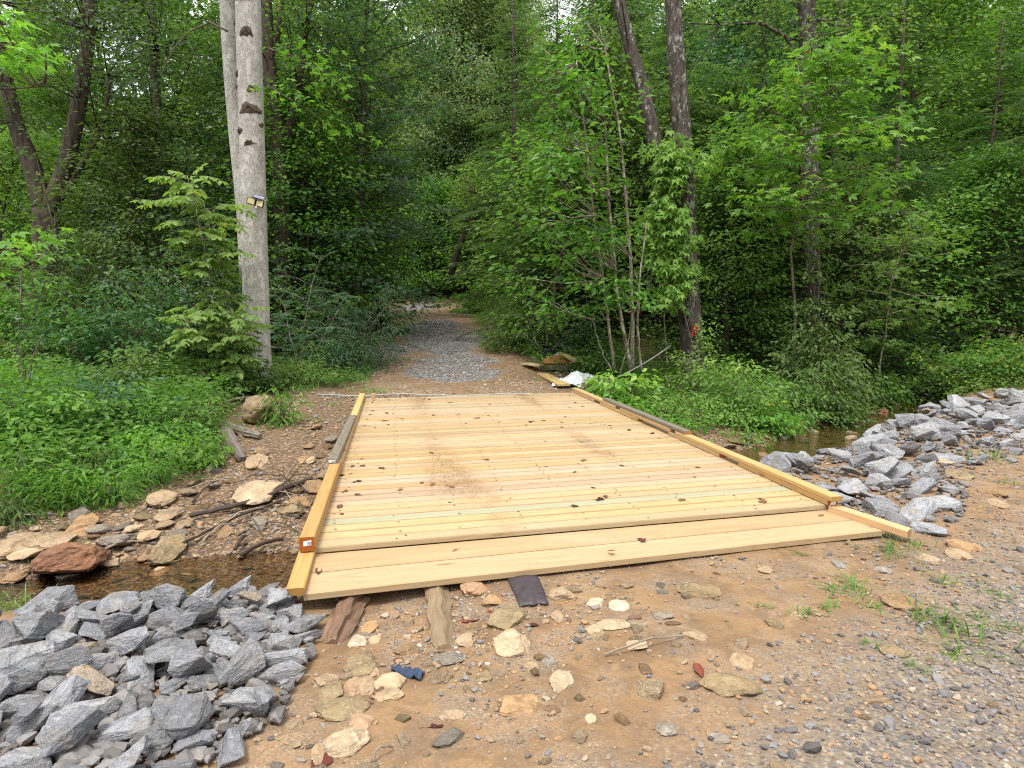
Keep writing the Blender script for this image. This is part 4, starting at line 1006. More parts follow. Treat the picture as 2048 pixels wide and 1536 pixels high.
stick('short black branch stub near the left curb front', [(478, 1122), (520, 1108), (568, 1088)], .026, .02, seed=5, lift=.05, sides=[(.2, -.4, .2, .5, .2)])
stick('short dark forked stick among bank debris', [(470, 1112), (482, 1100), (490, 1085)], .02, .014, seed=6, lift=.05)
stick('brown stick lying up the bank under the pale boulder', [(385, 1012), (410, 990), (450, 962)], .011, .008, 'stick', seed=7, lift=.04)
stick('thin twig along the lower edge of the bank grass', [(375, 985), (430, 975), (500, 960)], .007, .005, 'palestick', seed=8, lift=.05)
stick('grey twig in debris close to the left curb', [(560, 985), (590, 940), (612, 935)], .008, .005, 'palestick', seed=9, lift=.05)
stick('dark twig pile branch beside the pale flat boulder', [(560, 960), (590, 985), (620, 995)], .011, .007, 'stick', seed=10, lift=.06, sides=[(.5, .3, .4, .4, .3), (.3, -.2, .6, .3, .3)])
rg = np.random.default_rng(3)
for i in range(16):
    px, py = rg.uniform(480, 610), rg.uniform(950, 1085); a_ = rg.uniform(-.9, .5); l_ = rg.uniform(30, 75)
    stick('thin dark twig tangled in flood debris left of the bridge', [(px - l_ / 2 * math.cos(a_), py + l_ / 2 * math.sin(a_)), (px, py + rg.normal() * 5), (px + l_ / 2 * math.cos(a_), py - l_ / 2 * math.sin(a_))], .006, .004, 'stick' if i % 3 else 'palestick', rg.uniform(.02, .07), 30 + i, 'twig', 'twig', 'twigs tangled beside the bridge')
stick('thin bare stick lying in the open mud', [(1210, 1318), (1260, 1310), (1320, 1300), (1372, 1280)], .006, .004, 'palestick', .012, 12)
stick('short broken twig near the bottom of the mud', [(742, 1536), (760, 1520), (775, 1508)], .005, .004, 'palestick', .012, 13)
stick('branch lying behind the mossy boulder under the pale tree', [(425, 822), (470, 810), (500, 802)], .03, .02, 'drift', .06, 14)
log('driftwood_log', 'dark rotten driftwood log on the bank below the mossy boulder', 'driftwood', ground(446, 862) + (0, 0, .06), ground(520, 880) + (0, 0, .05), .075, .04, M['drift'], seed=6, lump=.2)
log('driftwood_log', 'short greyish driftwood stump lying below the rotten log', 'driftwood', ground(450, 880) + (0, 0, .12), ground(487, 925) + (0, 0, .03), .085, .06, M['drift'], seed=7, lump=.16)

# ------------------------------------------------------------------ lumber scraps behind the bridge
M['board'] = wood_mat('scrap_board', (.44, .33, .16), (.50, .40, .21), (.25, .16, .07))
M['rust'] = flat_mat('rusty_board', (.30, .115, .045), .7, .2, .5, 14)
M['black'] = flat_mat('black_plastic', (.018, .02, .024), .4, .4)
def sheet_mat():
    t = NT('plastic_sheet')
    p = t.pbr((.62, .66, .68, 1), .28, t.bump(t.noise(t.objc(), 14, 3, .6), .5, .02), .5)
    tr = t.n('BsdfTranslucent', {'Color': (.7, .74, .76, 1)}).outputs[0]
    return t.done(t.n('MixShader', {0: .25, 1: p, 2: tr}).outputs[0])
M['sheet'] = sheet_mat()
PY = 12.35
def gp(px, py): return ground(px, py)
def board(label, a, b, w_, h_, z0, z1, mat='board', nm='lumber_board', cat='board'):
    m = MB(); slab(m, a, b, w_, h_, z0, z1, rnd=rng.random(), bev=.004)
    return tag(m.build(nm, M[mat], None), label, cat, 'lumber scraps beside the track')
A0, A1, A2 = gp(1050, 731), gp(1098, 752), gp(1128, 778)
zc = lambda p: hz(p[0], p[1])
board('tan scrap board lying farthest left in the lumber pile', A0, gp(1078, 745), .23, .04, zc(A0) + .02, zc(A0) + .03)
board('wide tan scrap board pointing at the bridge corner', gp(1086, 750), A2, .26, .04, zc(A1) + .01, zc(A2) + .06)
b0, b1 = gp(1085, 741), gp(1138, 739)
def tilted(label, nm, pts, th, mat, cat='board'):
    P = np.array(pts, float); n_ = norm(np.cross(P[1] - P[0], P[3] - P[0])); V = np.concatenate([P - n_ * th, P]); m = MB(); L = np.linalg.norm(P[1] - P[0]); W_ = np.linalg.norm(P[3] - P[0])
    G = np.array([(0, 0, 0), (L, 0, 0), (L, W_, 0), (0, W_, 0), (0, 0, th), (L, 0, th), (L, W_, th), (0, W_, th)]) + rng.random() * 5
    m.add(V, [BOXF], rng.random(), G); return tag(m.build(nm, M[mat], None), label, cat, 'lumber scraps beside the track')
zb_ = zc(b0)
tilted('dark brown wet board under the rust orange one', 'wet_board', [b0 + (-.05, -.12, zb_ * 0 + .02), b1 + (.18, -.22, .02), b1 + (.18, -.10, .17), b0 + (-.05, .02, .15)], .05, 'stick')
tilted('rust orange board lying tilted on the lumber pile', 'rusty_board', [b0 + (-.08, -.03, .165), b1 + (.12, -.16, .185), b1 + (-.02, .28, .34), b0 + (.16, .34, .32)], .035, 'rust')
board('pale board leaning over the pile beside the bucket', gp(1122, 735) + (0, .15, 0), gp(1152, 752), .12, .05, zc(b1) + .33, zc(b1) + .22)
board('narrow tan board behind the plastic sheet', gp(1138, 733) + (.05, .3, 0), gp(1166, 748) + (0, .15, 0), .09, .05, zc(b1) + .30, zc(b1) + .16)
board('short square timber under the plastic sheet', gp(1152, 770), gp(1170, 768) + (0, .25, 0), .20, .14, zc(A2) + .0, zc(A2) + .02)
board('brown timber offcut at the foot of the lumber pile', gp(1168, 778), gp(1188, 770), .12, .10, zc(A2) + .0, zc(A2) + .0, 'rot2')
# black bucket lying behind
bk = gp(1092, 728); m = MB()
tube(m, [(bk[0], bk[1] + .25, zc(bk) + .02), (bk[0] + .04, bk[1] + .22, zc(bk) + .16), (bk[0] + .10, bk[1] + .18, zc(bk) + .34)], [.13, .15, .17], 18, 0, False)
tube(m, [(bk[0] + .10, bk[1] + .18, zc(bk) + .34), (bk[0] + .105, bk[1] + .177, zc(bk) + .36)], [.18, .18], 18, 0, False)
tube(m, [(bk[0] + .095, bk[1] + .183, zc(bk) + .325), (bk[0], bk[1] + .25, zc(bk) + .025)], [.16, .12], 18, 0, True)
tag(m.build('bucket', M['black'], None, True), 'black plastic bucket standing behind the lumber pile', 'bucket')
# crumpled plastic sheet draped over the boards
m = MB(); rg = np.random.default_rng(4); n1_, n2_ = 34, 22; V = []
s0, s1 = gp(1108, 775), gp(1188, 752)
def drape(x_, y_):
    return zc((x_, y_)) + .03
for i in range(n1_):
    for j in range(n2_):
        s_, t_ = i / (n1_ - 1), j / (n2_ - 1)
        x_ = s0[0] + (s1[0] - s0[0] + .15) * s_ - .05 + .10 * t_ * (1 - s_); y_ = s0[1] - .06 + .75 * t_ + .25 * s_ + .05 * math.sin(s_ * 9)
        hump = .24 * math.exp(-((s_ - .48) / .25) ** 2 - ((t_ - .6) / .38) ** 2) + .10 * math.exp(-((s_ - .85) / .15) ** 2 - ((t_ - .6) / .3) ** 2)
        z_ = drape(x_, y_) + hump + .022 * math.sin(s_ * 21 + t_ * 9) + .018 * math.sin(t_ * 26 - s_ * 13) + .008 * rg.normal()
        V.append((x_, y_, z_))
V = np.array(V); nn_ = len(V); V2 = np.concatenate([V, V - (0, 0, .004)])
Q = np.array([(i * n2_ + j, (i + 1) * n2_ + j, (i + 1) * n2_ + j + 1, i * n2_ + j + 1) for i in range(n1_ - 1) for j in range(n2_ - 1)])
m.add(V2, [Q, Q[:, ::-1] + nn_])
tag(m.build('plastic_sheet', M['sheet'], None, False), 'crumpled translucent white plastic sheet over the lumber pile', 'plastic sheet')
m = MB(); V = []
c_ = gp(1116, 729); 
for i in range(10):
    for j in range(8):
        s_, t_ = i / 9 - .5, j / 7 - .5
        V.append((c_[0] + s_ * .30, c_[1] + .2 + t_ * .25, zc(c_) + .20 + .09 * math.cos(s_ * 3.1) * math.cos(t_ * 3.1) + .012 * math.sin(s_ * 20 + t_ * 11)))
V = np.array(V); nn_ = len(V); V2 = np.concatenate([V, V * 1.0 - (0, 0, .10)])
Q = np.array([(i * 8 + j, (i + 1) * 8 + j, (i + 1) * 8 + j + 1, i * 8 + j + 1) for i in range(9) for j in range(7)])
rim_ = [i * 8 for i in range(10)] + [72 + j for j in range(1, 8)] + [i * 8 + 7 for i in range(8, -1, -1)] + [j for j in range(6, 0, -1)]
Q2 = [(rim_[(i + 1) % len(rim_)], rim_[i], nn_ + rim_[i], nn_ + rim_[(i + 1) % len(rim_)]) for i in range(len(rim_))]
m.add(V2, [Q, Q[:, ::-1] + nn_, np.array(Q2)])
tag(m.build('plastic_bag', M['sheet'], None, True), 'small white plastic bag beside the black bucket', 'plastic bag')

# ------------------------------------------------------------------ rope from the bridge end up to the vine tree
M['rope'] = flat_mat('rope', (.40, .42, .40), .8, .2, .3, 60)
TREE_V = np.array([4.05, 14.4])                       # the vine tree's foot
m = MB()
pts = []
e0 = duv(-.03, 1.012); e1 = duv(1.03, 1.012)
for t_ in np.linspace(0, 1, 26):
    q = e0 * (1 - t_) + e1 * t_ + np.array([0, .06 + .07 * math.sin(t_ * 9)])
    pts.append((q[0], q[1], max(hz(q[0], q[1]) + .03, DZ - .05) + .03 * math.sin(t_ * 7) ** 2))
pts.insert(0, (e0[0] - .75, e0[1] + .15, hz(e0[0] - .75, e0[1] + .15) + .02))
top = at_y(1343, 690, TREE_V[1] - .30)
st_ = np.array(pts[-1])
for t_ in np.linspace(.06, 1, 16):
    q = st_ * (1 - t_) + top * t_; q[2] -= .42 * t_ * (1 - t_) ; pts.append(tuple(q))
P = resample(np.array(pts), .10)
ph = np.arange(len(P)) * 1.0
rr = .0095 * (1 + .12 * np.sin(ph * 2.2))
tube(m, P, rr, 7, .2)
tag(m.build('rope', M['rope'], None, True), 'pale rope along the bridge\'s far end and up to the vine-covered tree', 'rope')

# ------------------------------------------------------------------ foliage
M['leaf_mid'] = leaf_mat('leaf_mid', [(0, (.036, .080, .016)), (.5, (.066, .135, .026)), (.85, (.098, .175, .034)), (1, (.14, .21, .042))])
M['leaf_dark'] = leaf_mat('leaf_dark', [(0, (.022, .056, .020)), (.5, (.040, .092, .030)), (1, (.075, .140, .042))], .3, .42, .4)
M['leaf_blue'] = leaf_mat('leaf_bluish', [(0, (.026, .070, .034)), (.5, (.048, .112, .052)), (1, (.075, .15, .062))], .3, .42, .4)
M['leaf_light'] = leaf_mat('leaf_light', [(0, (.050, .115, .020)), (.5, (.085, .18, .028)), (.9, (.13, .23, .04)), (1, (.22, .24, .045))], .38)
M['leaf_lime'] = leaf_mat('leaf_lime', [(0, (.065, .15, .020)), (.6, (.11, .23, .028)), (1, (.17, .28, .045))], .4)
M['leaf_pale'] = leaf_mat('leaf_pale', [(0, (.085, .16, .05)), (.6, (.13, .21, .07)), (1, (.18, .26, .10))], .5, .5)
M['leaf_yellow'] = leaf_mat('leaf_yellow_flecked', [(0, (.045, .11, .02)), (.6, (.085, .17, .03)), (.80, (.13, .20, .04)), (.84, (.38, .30, .02)), (1, (.42, .31, .02))], .35)
M['leaf_fleck'] = leaf_mat('leaf_few_yellow', [(0, (.045, .11, .02)), (.6, (.085, .17, .03)), (.93, (.13, .20, .04)), (.96, (.38, .30, .02)), (1, (.42, .31, .02))], .35)
M['leaf_vine'] = leaf_mat('leaf_vine', [(0, (.075, .18, .020)), (.6, (.12, .27, .030)), (.94, (.15, .31, .042)), (.98, (.26, .24, .05)), (1, (.30, .13, .05))], .38)
M['needle'] = leaf_mat('hemlock_needles', [(0, (.028, .062, .022)), (.5, (.050, .10, .034)), (1, (.085, .145, .046))], .25, .5, .3)
M['grass'] = leaf_mat('grass_blades', [(0, (.042, .10, .018)), (.5, (.07, .16, .026)), (.9, (.125, .235, .04)), (1, (.22, .22, .07))], .35, .5)

def bark(name, base, dark, lich=None, lich_amt=.5, vs=2.2, hs=16, bumpd=.03):
    t = NT(name)
    g = t.attr('gc', 'Vector')
    p = t.objc()
    n = t.noise(t.mapv(p, (hs, hs, vs)), 1.0, 5, .65, .5)
    c = t.ramp(n, [(.36, dark), (.52, base), (.7, tuple(b * 1.2 for b in base))])
    c = t.mix(t.math('MULTIPLY', t.ramp(t.noise(p, 1.1, 3, .6), [(.4, 0), (.7, 1)]), .35), c, dark)
    if lich:
        l = t.ramp(t.noise(t.mapv(p, (9, 9, 5)), 1.0, 6, .75), [(.62 - .2 * lich_amt, 0), (.68 - .2 * lich_amt, 1)])
        c = t.mix(t.math('MULTIPLY', l, .85), c, lich)
    return t.done(t.pbr(c, .85, t.bump(n, .9, bumpd), .25))
M['bark_pale'] = bark('pale_bark', (.37, .355, .32), (.19, .175, .155), (.47, .46, .435), .55, 20, 52, .012)
M['bark_dark'] = bark('dark_bark', (.085, .066, .05), (.025, .019, .014))
M['bark_mid'] = bark('brown_bark', (.13, .105, .08), (.045, .034, .026), (.20, .21, .17), .25)
M['bark_lichen'] = bark('lichen_bark', (.085, .07, .058), (.022, .018, .015), (.33, .335, .29), .38, 4, 18, .03)
M['bark_thin'] = bark('mottled_thin_bark', (.19, .165, .12), (.07, .055, .04), (.40, .39, .33), .5, 5, 30, .008)

# leaf outlines: length along x, width along y
LEAF = {
 'rhomb': (np.array([(0, 0, 0), (.42, .27, .06), (1, 0, -.06), (.42, -.27, .06)]), [np.array([(0, 3, 2), (0, 2, 1)])]),
 'ovate': (np.array([(0, 0, 0), (.22, .22, .05), (.62, .24, .04), (1, 0, -.12), (.62, -.24, .04), (.22, -.22, .05)]), [np.array([(0, 5, 4, 3), (0, 3, 2, 1)])]),
 'lance': (np.array([(0, 0, 0), (.4, .11, .03), (1, 0, -.16), (.4, -.11, .03)]), [np.array([(0, 3, 2), (0, 2, 1)])]),
 'needle': (np.array([(0, 0, 0), (.5, .10, 0), (1, 0, -.05), (.5, -.10, 0)]), [np.array([(0, 3, 2, 1)])]),
}
def _maple():
    V = [(0, 0, 0)]; Q = []
    for a, l in ((0, 1.0), (.85, .8), (-.85, .8), (1.9, .45), (-1.9, .45)):
        c, s = math.cos(a), math.sin(a); b = len(V)
        for (u, v, z) in ((.52, .21, .03), (1, 0, -.10), (.52, -.21, .03)):
            V.append((.18 + (u * c - v * s) * l * .82, (u * s + v * c) * l * .82, z * l))
        Q.append((0, b + 2, b + 1, b))
    V = np.array(V); V[0] = (.18, 0, 0)
    return V, [np.array(Q)]
LEAF['maple'] = _maple()
def _palm5():
    V = [(0, 0, 0)]; Q = []
    for a, l in ((0, 1.0), (.75, .9), (-.75, .9), (1.5, .65), (-1.5, .65)):
        c, s = math.cos(a), math.sin(a); b = len(V)
        for (u, v, z) in ((.5, .20, .03), (1, 0, -.22), (.5, -.20, .03)):
            V.append(((u * c - v * s) * l, (u * s + v * c) * l, z * l))
        Q.append((0, b + 2, b + 1, b))
    return np.array(V), [np.array(Q)]
LEAF['five'] = _palm5()

def put_leaves(mb, P, D, N, S, kind, rnd, mat=0):
    V, polys = LEAF[kind]; n = len(P)
    if n == 0: return
    X = norm(D); Y = norm(np.cross(N, X)); Z = np.cross(X, Y)
    S = np.broadcast_to(np.asarray(S, float), (n,))
    W = P[:, None] + S[:, None, None] * (V[None, :, 0:1] * X[:, None] + V[None, :, 1:2] * Y[:, None] + V[None, :, 2:3] * Z[:, None])
    m = len(V); off = (np.arange(n) * m)[:, None, None]
    for i, p in enumerate(polys):
        mb.add(W.reshape(-1, 3) if i == 0 else np.zeros((0, 3)), [(p[None] + off).reshape(-1, p.shape[1]) - (0 if i == 0 else n * m)], np.repeat(rnd, len(p)), None, mat)
def cloud(rng, C, per, sh, sv, size, kind, mb, outc=None, tilt=.45, droop=.25, tone=None, mat=0):
    """per leaves round each centre; flat layered sprays"""
    n = len(C) * per
    base = np.repeat(C, per, 0)
    off = rng.normal(size=(n, 3)) * (sh, sh, sv)
    P = base + off
    out = off * (1, 1, 0) + rng.normal(size=(n, 3)) * .3 * sh
    if outc is not None: out = out + .6 * sh * norm((base - outc) * (1, 1, 0))
    D = norm(out) + np.array([0, 0, -droop]) + rng.normal(size=(n, 3)) * .15
    N = np.array([0, 0, 1.0]) + rng.normal(size=(n, 3)) * tilt
    S = size * rng.uniform(.65, 1.25, n)
    tone_c = np.repeat(rng.uniform(0, .45, len(C)) if tone is None else tone, per)
    r = np.clip(tone_c + rng.uniform(0, .55, n), 0, 1)
    put_leaves(mb, P, D, N, S, kind, r, mat)

def tree_mesh(seed, H=13., r0=.16, base=.25, R=3.2, nb=60, per=34, ls=.12, kind='rhomb', sh=.30, sv=.09, up=(.15, .9), droop=.25, top=1.0, trunk=None, wob_=.15, step=.42, side=.33, trunk_k=8, bias=None, low=.5):
    rng = np.random.default_rng(seed)
    if trunk is None:
        n = 12; z = np.linspace(0, H, n); dr = np.cumsum(rng.normal(size=(n, 2)) * wob_, 0) * np.linspace(0, 1, n)[:, None]
        trunk = np.column_stack([dr, z]); trunk[0, 2] = -.3
        rad = r0 * (1 - .88 * np.linspace(0, 1, n) ** .9); rad[0] *= 1.45; rad[1] *= 1.05
    else:
        trunk = np.asarray(trunk, float); n = len(trunk); rad = r0 if hasattr(r0, '__len__') else r0 * (1 - .75 * np.linspace(0, 1, n))
        H = trunk[-1, 2]
    tm = MB(); cm = MB()
    tube(tm, trunk, rad, trunk_k, rng.random(), True, .05, rng)
    C = []; 
    for i in range(nb):
        f = base + (1 - base) * (i + rng.random()) / nb
        zz = f * H
        o = np.array([np.interp(zz, trunk[:, 2], trunk[:, j]) for j in range(2)] + [zz])
        q = (f - base) / (1 - base)
        prof = (low + (1 - low) * min(1, q / .35)) * (1 - .80 * max(0, (q - .45) / .55) ** 1.4)
        L = R * prof * rng.uniform(.65, 1.1)
        az = i * 2.399 + rng.normal() * .4
        if bias is not None: L *= 1 + bias[1] * math.cos(az - bias[0])
        el = up[0] + (up[1] - up[0]) * q + rng.normal() * .12
        d = np.array([math.cos(az) * math.cos(el), math.sin(az) * math.cos(el), math.sin(el)])
        m_ = max(4, int(L / .5) + 2); s_ = np.linspace(0, 1, m_)
        pts = o + d * (L * s_)[:, None] + np.array([0, 0, 1]) * (-droop * L * s_ ** 2 * .5)[:, None] + np.cumsum(rng.normal(size=(m_, 3)) * .05, 0)
        pts[0] = o
        rb = max(.012, .30 * np.interp(zz, trunk[:, 2], rad)) * (1 - .8 * s_) + .004
        tube(tm, pts, rb, 5, rng.random(), False)
        nc = max(2, int(L * .85 / step))
        perp = norm(np.cross(d, (0, 0, 1)))
        for j in range(nc):
            t_ = .25 + .75 * (j + rng.random() * .6) / nc
            b = np.array([np.interp(t_, s_, pts[:, k]) for k in range(3)])
            sd_ = (1 if j % 2 else -1) * side * L * (1.1 - .7 * t_) * rng.uniform(.3, 1)
            c = b + perp * sd_ + d * abs(sd_) * .4 + np.array([0, 0, -.06 + rng.normal() * .06])
            tube(tm, [b, (b + c) / 2 + (0, 0, .03), c], [.010, .007, .004], 3, rng.random(), False)
            C.append(c)
        C.append(pts[-1])
    C = np.array(C)
    cloud(rng, C, per, sh, sv, ls, kind, cm, np.array([0, 0, 0]) + trunk[len(trunk) // 2], droop=droop)
    return tm, cm
def hemlock_mesh(seed, H=11, r0=.14, R=2.9, nb=95, base=.08, gap=1.0):
    rng = np.random.default_rng(seed)
    n = 10; z = np.linspace(0, H, n); trunk = np.column_stack([np.cumsum(rng.normal(size=(n, 2)) * .04, 0), z]); trunk[0, 2] = -.3
    rad = r0 * (1 - .9 * np.linspace(0, 1, n)); tm = MB(); cm = MB(); tube(tm, trunk, rad, 8, .3, True, .05, rng)
    P, D, N, S, Rn = [], [], [], [], []
    for i in range(nb):
        f = base + (1 - base) * (i + rng.random()) / nb; zz = f * H
        o = np.array([np.interp(zz, trunk[:, 2], trunk[:, j]) for j in range(2)] + [zz])
        L = max(.45, R * (1 - .80 * (f - base) / (1 - base)) * rng.uniform(.55, 1.1)); az = i * 2.399 + rng.normal() * .5
        el = rng.normal() * .12 + .08; d = np.array([math.cos(az) * math.cos(el), math.sin(az) * math.cos(el), math.sin(el)])
        m_ = 7; s_ = np.linspace(0, 1, m_)
        pts = o + d * (L * s_)[:, None] - np.array([0, 0, 1]) * (.28 * L * s_ ** 2)[:, None] + np.cumsum(rng.normal(size=(m_, 3)) * .03, 0)
        tube(tm, pts, .018 * (1 - .85 * s_) * (.5 + L / R), 4, rng.random(), False)
        perp = norm(np.cross(d, (0, 0, 1))); tone = rng.uniform(0, .45)
        k = int(L / .06 * gap)
        for j in range(k):
            t_ = .18 + .82 * (j + rng.random()) / k
            b = np.array([np.interp(t_, s_, pts[:, q]) for q in range(3)])
            sgn = 1 if j % 2 else -1
            l = .42 * (1.12 - t_) * min(L, 2.2) * rng.uniform(.5, 1.1) + .08
            dd = norm(perp * sgn * .9 + d * .65 + np.array([0, 0, -.22]) + rng.normal(size=3) * .12)
            q_ = max(3, int(l / .045)); tt = np.linspace(.05, 1, q_)
            pp = b + dd * (l * tt)[:, None] - np.array([0, 0, 1]) * (.18 * l * tt ** 2)[:, None]
            for sg in (1, -1):
                P.append(pp); D.append(np.repeat([dd * .7 + sg * .75 * norm(np.cross(dd, (0, 0, 1)))], q_, 0) + rng.normal(size=(q_, 3)) * .15)
                N.append(np.array([0, 0, 1.]) + rng.normal(size=(q_, 3)) * .3); S.append(.115 * rng.uniform(.6, 1.2, q_)); Rn.append(np.clip(tone + .5 * rng.random(q_) + (.15 if t_ > .75 else 0), 0, 1))
    put_leaves(cm, np.concatenate(P), np.concatenate(D), np.concatenate(N), np.concatenate(S), 'needle', np.concatenate(Rn))
    return tm, cm
def shrub_mesh(seed, w=1.2, d=1.0, h=1.1, nc=70, per=26, ls=.08, kind='ovate', sh=.13, sv=.06, stems=9, hollow=.35, droop=.3, tilt=.5, base_z=.0):
    rng = np.random.default_rng(seed); tm = MB(); cm = MB()
    C = []
    while len(C) < nc:
        v = rng.normal(size=3); v /= np.linalg.norm(v); r = rng.uniform(hollow, 1) ** .6
        v = v * r; v[2] = abs(v[2]) if rng.random() < .85 else v[2] * .4
        lump = 1 + .22 * math.sin(v[0] * 5 + seed) + .18 * math.sin(v[1] * 6 + 2 * seed) + .15 * math.sin(v[2] * 7 + seed)
        C.append((v[0] * w * lump, v[1] * d * lump, base_z + max(.04, v[2] * h * lump)))
    C = np.array(C)
    for i in range(stems):
        c = C[int(rng.integers(0, nc))]; o = np.array([rng.normal() * .12 * w, rng.normal() * .12 * d, -.05])
        mid = (o + c) / 2 + (0, 0, .15 * h)
        tube(tm, [o, o * .6 + mid * .4, mid, mid * .4 + c * .6, c], np.array([.014, .012, .010, .008, .004]) * (.7 + .4 * h), 5, rng.random(), False)
    for c in C[::2]:
        i = np.array([c[0] * .5, c[1] * .5, max(.02, c[2] * .55)])
        tube(tm, [i, (i + c) / 2 + (0, 0, .03), c], [.006, .005, .003], 3, rng.random(), False)
    cloud(rng, C, per, sh, sv, ls, kind, cm, np.array([0, 0, h * .3]), tilt, droop)
    return tm, cm
def frond(mb, rng, a, d, L, n, lw, rnd, side_up=(0, 0, 1), droop=.5, mat=0, rach=None, kind='ovate', hang=.12):
    """one compound leaf: a drooping stalk with pairs of leaflets"""
    t = np.linspace(0, 1, n + 1)[1:]
    d = norm(d); pts = a + d * (L * t)[:, None] - np.array([0, 0, 1]) * (droop * L * t ** 2 * .5)[:, None]
    full = np.vstack([a, pts])
    if rach is not None: tube(rach, full[::max(1, n // 4)], .0035, 3, .5, False)
    tang = norm(np.gradient(full, axis=0))[1:]
    perp = norm(np.cross(tang, side_up)); up = np.cross(perp, tang)
    for sg in (1, -1):
        D = perp * sg + tang * .35 + np.array([0, 0, -hang]) + rng.normal(size=(n, 3)) * .14
        S = lw * (1.0 - .35 * np.abs(t - .5)) * rng.uniform(.85, 1.1, n)
        put_leaves(mb, pts, D, up + rng.normal(size=(n, 3)) * (.18 + hang * .5), S, kind, np.clip(rnd + rng.uniform(-.12, .25, n), 0, 1), mat)
    put_leaves(mb, pts[-1:], tang[-1:], up[-1:], np.array([lw]), kind, np.array([np.clip(rnd, 0, 1)]), mat)
def compound_sapling(seed, stems, nfr, L=.42, n=7, lw=.085, spread=1.0, kind='ovate', z0=.12, hang=.12):
    """stems: list of polylines; fronds all the way up each"""
    rng = np.random.default_rng(seed); tm = MB(); cm = MB()
    for st in stems:
        st = np.asarray(st, float); tube(tm, st, np.linspace(.018, .006, len(st)), 6, rng.random(), False)
        ln = np.concatenate([[0], np.cumsum(np.linalg.norm(np.diff(st, axis=0), axis=1))])
        for i in range(nfr):
            f = z0 + (1 - z0) * (i + rng.random()) / nfr
            a = np.array([np.interp(f * ln[-1], ln, st[:, k]) for k in range(3)])
            az = i * 2.399 + rng.normal() * .4; el = (rng.uniform(-.05, .55) if hang < .3 else rng.uniform(-.35, .95)) + (.4 if f > .9 else 0)
            d = np.array([math.cos(az) * math.cos(el), math.sin(az) * math.cos(el), math.sin(el)])
            l = L * rng.uniform(.6, 1.2) * (1.15 - .35 * f if hang < .3 else .85 + .25 * math.sin(f * 11 + seed))
            if rng.random() < .45:   # a side twig that carries several
                e = a + d * l * spread * 1.1
                tube(tm, [a, (a + e) / 2 + (0, 0, .03), e], [.006, .005, .004], 4, rng.random(), False)
                for k in range(3):
                    az2 = az + (k - 1) * .8 + rng.normal() * .2
                    frond(cm, rng, a + (e - a) * (.5 + .25 * k), np.array([math.cos(az2), math.sin(az2), rng.uniform(0, .5)]), l * .8, n, lw, rng.uniform(.1, .8) * .6 + .35 * f, droop=.6, rach=tm, kind=kind, hang=hang)
            else:
                frond(cm, rng, a, d, l, n, lw, rng.uniform(.1, .8) * .6 + .35 * f, droop=.6, rach=tm, kind=kind, hang=hang)
    return tm, cm

def plant(name, label, cat, x, y, geo, leaf, barkm='bark_dark', rz=0.0, scale=1.0, group=None, parts=('trunk', 'crown'), dz=0.0, smooth=True):
    t = thing(name, label, cat, (x, y, hz(x, y) + dz), rz, group, scale)
    tm, cm = geo
    a = tm if isinstance(tm, bpy.types.Mesh) else tm.mesh(name + '_' + parts[0], [M[barkm]], smooth)
    b = cm if isinstance(cm, bpy.types.Mesh) else cm.mesh(name + '_' + parts[1], [M[leaf]], False)
    obj(parts[0], a, None, t); obj(parts[1], b, None, t)
    return t
def copy_plant(src, x, y, rz, scale, label, dz=0.0):
    r = src.copy(); COL.objects.link(r); r.location = (x, y, hz(x, y) + dz); r.rotation_euler = (0, 0, rz); r.scale = (scale,) * 3; r['label'] = label
    for ch in list(src.children):
        c = ch.copy(); COL.objects.link(c); c.parent = r
    return r
def where(x, y):
    px, py = project((x, y, hz(x, y) + 1.5))
    return px

# ------------------------------------------------------------------ the trees one can tell apart
def local(pts_px, Y, org):
    return np.array([at_y(a, b, Y if not hasattr(Y, '__len__') else Y[i]) - org for i, (a, b) in enumerate(pts_px)])
# pale double-stemmed tree with the lamp
o1 = at_y(515, 765, 11.9); o1 = np.array([o1[0], 11.9, hz(o1[0], 11.9)])
t1 = thing('pale_tree', 'big pale grey tree with two smooth stems and dark branch scars', 'tree', o1)
main = local([(516, 800), (515, 740), (512, 600), (508, 450), (503, 250), (497, 60), (493, -150), (490, -420), (486, -700)], 11.9, o1)
main[0, 2] = -.35
m = MB(); P = np.column_stack([np.interp(np.linspace(0, 1, 30), np.linspace(0, 1, len(main)), main[:, i]) for i in range(3)])
rg = np.random.default_rng(2)
rad = np.interp(P[:, 2], [-.4, .15, .6, 2, 4, 7, 12], [.36, .285, .238, .226, .218, .21, .15])
tube(m, P, rad, 28, .1, True, .008, rg)
m.build('trunk', M['bark_pale'], t1, True)
sec = local([(498, 560), (492, 430), (474, 260), (461, 110), (455, 0), (446, -200), (430, -500)], 12.28, o1)
m = MB(); P = np.column_stack([np.interp(np.linspace(0, 1, 20), np.linspace(0, 1, len(sec)), sec[:, i]) for i in range(3)])
tube(m, P, np.linspace(.17, .12, 20), 20, .4, True, .01, rg); m.build('side_stem', M['bark_pale'], t1, True)
M['scar'] = flat_mat('bark_scar', (.11, .085, .06), .9, .2, .6, 16)
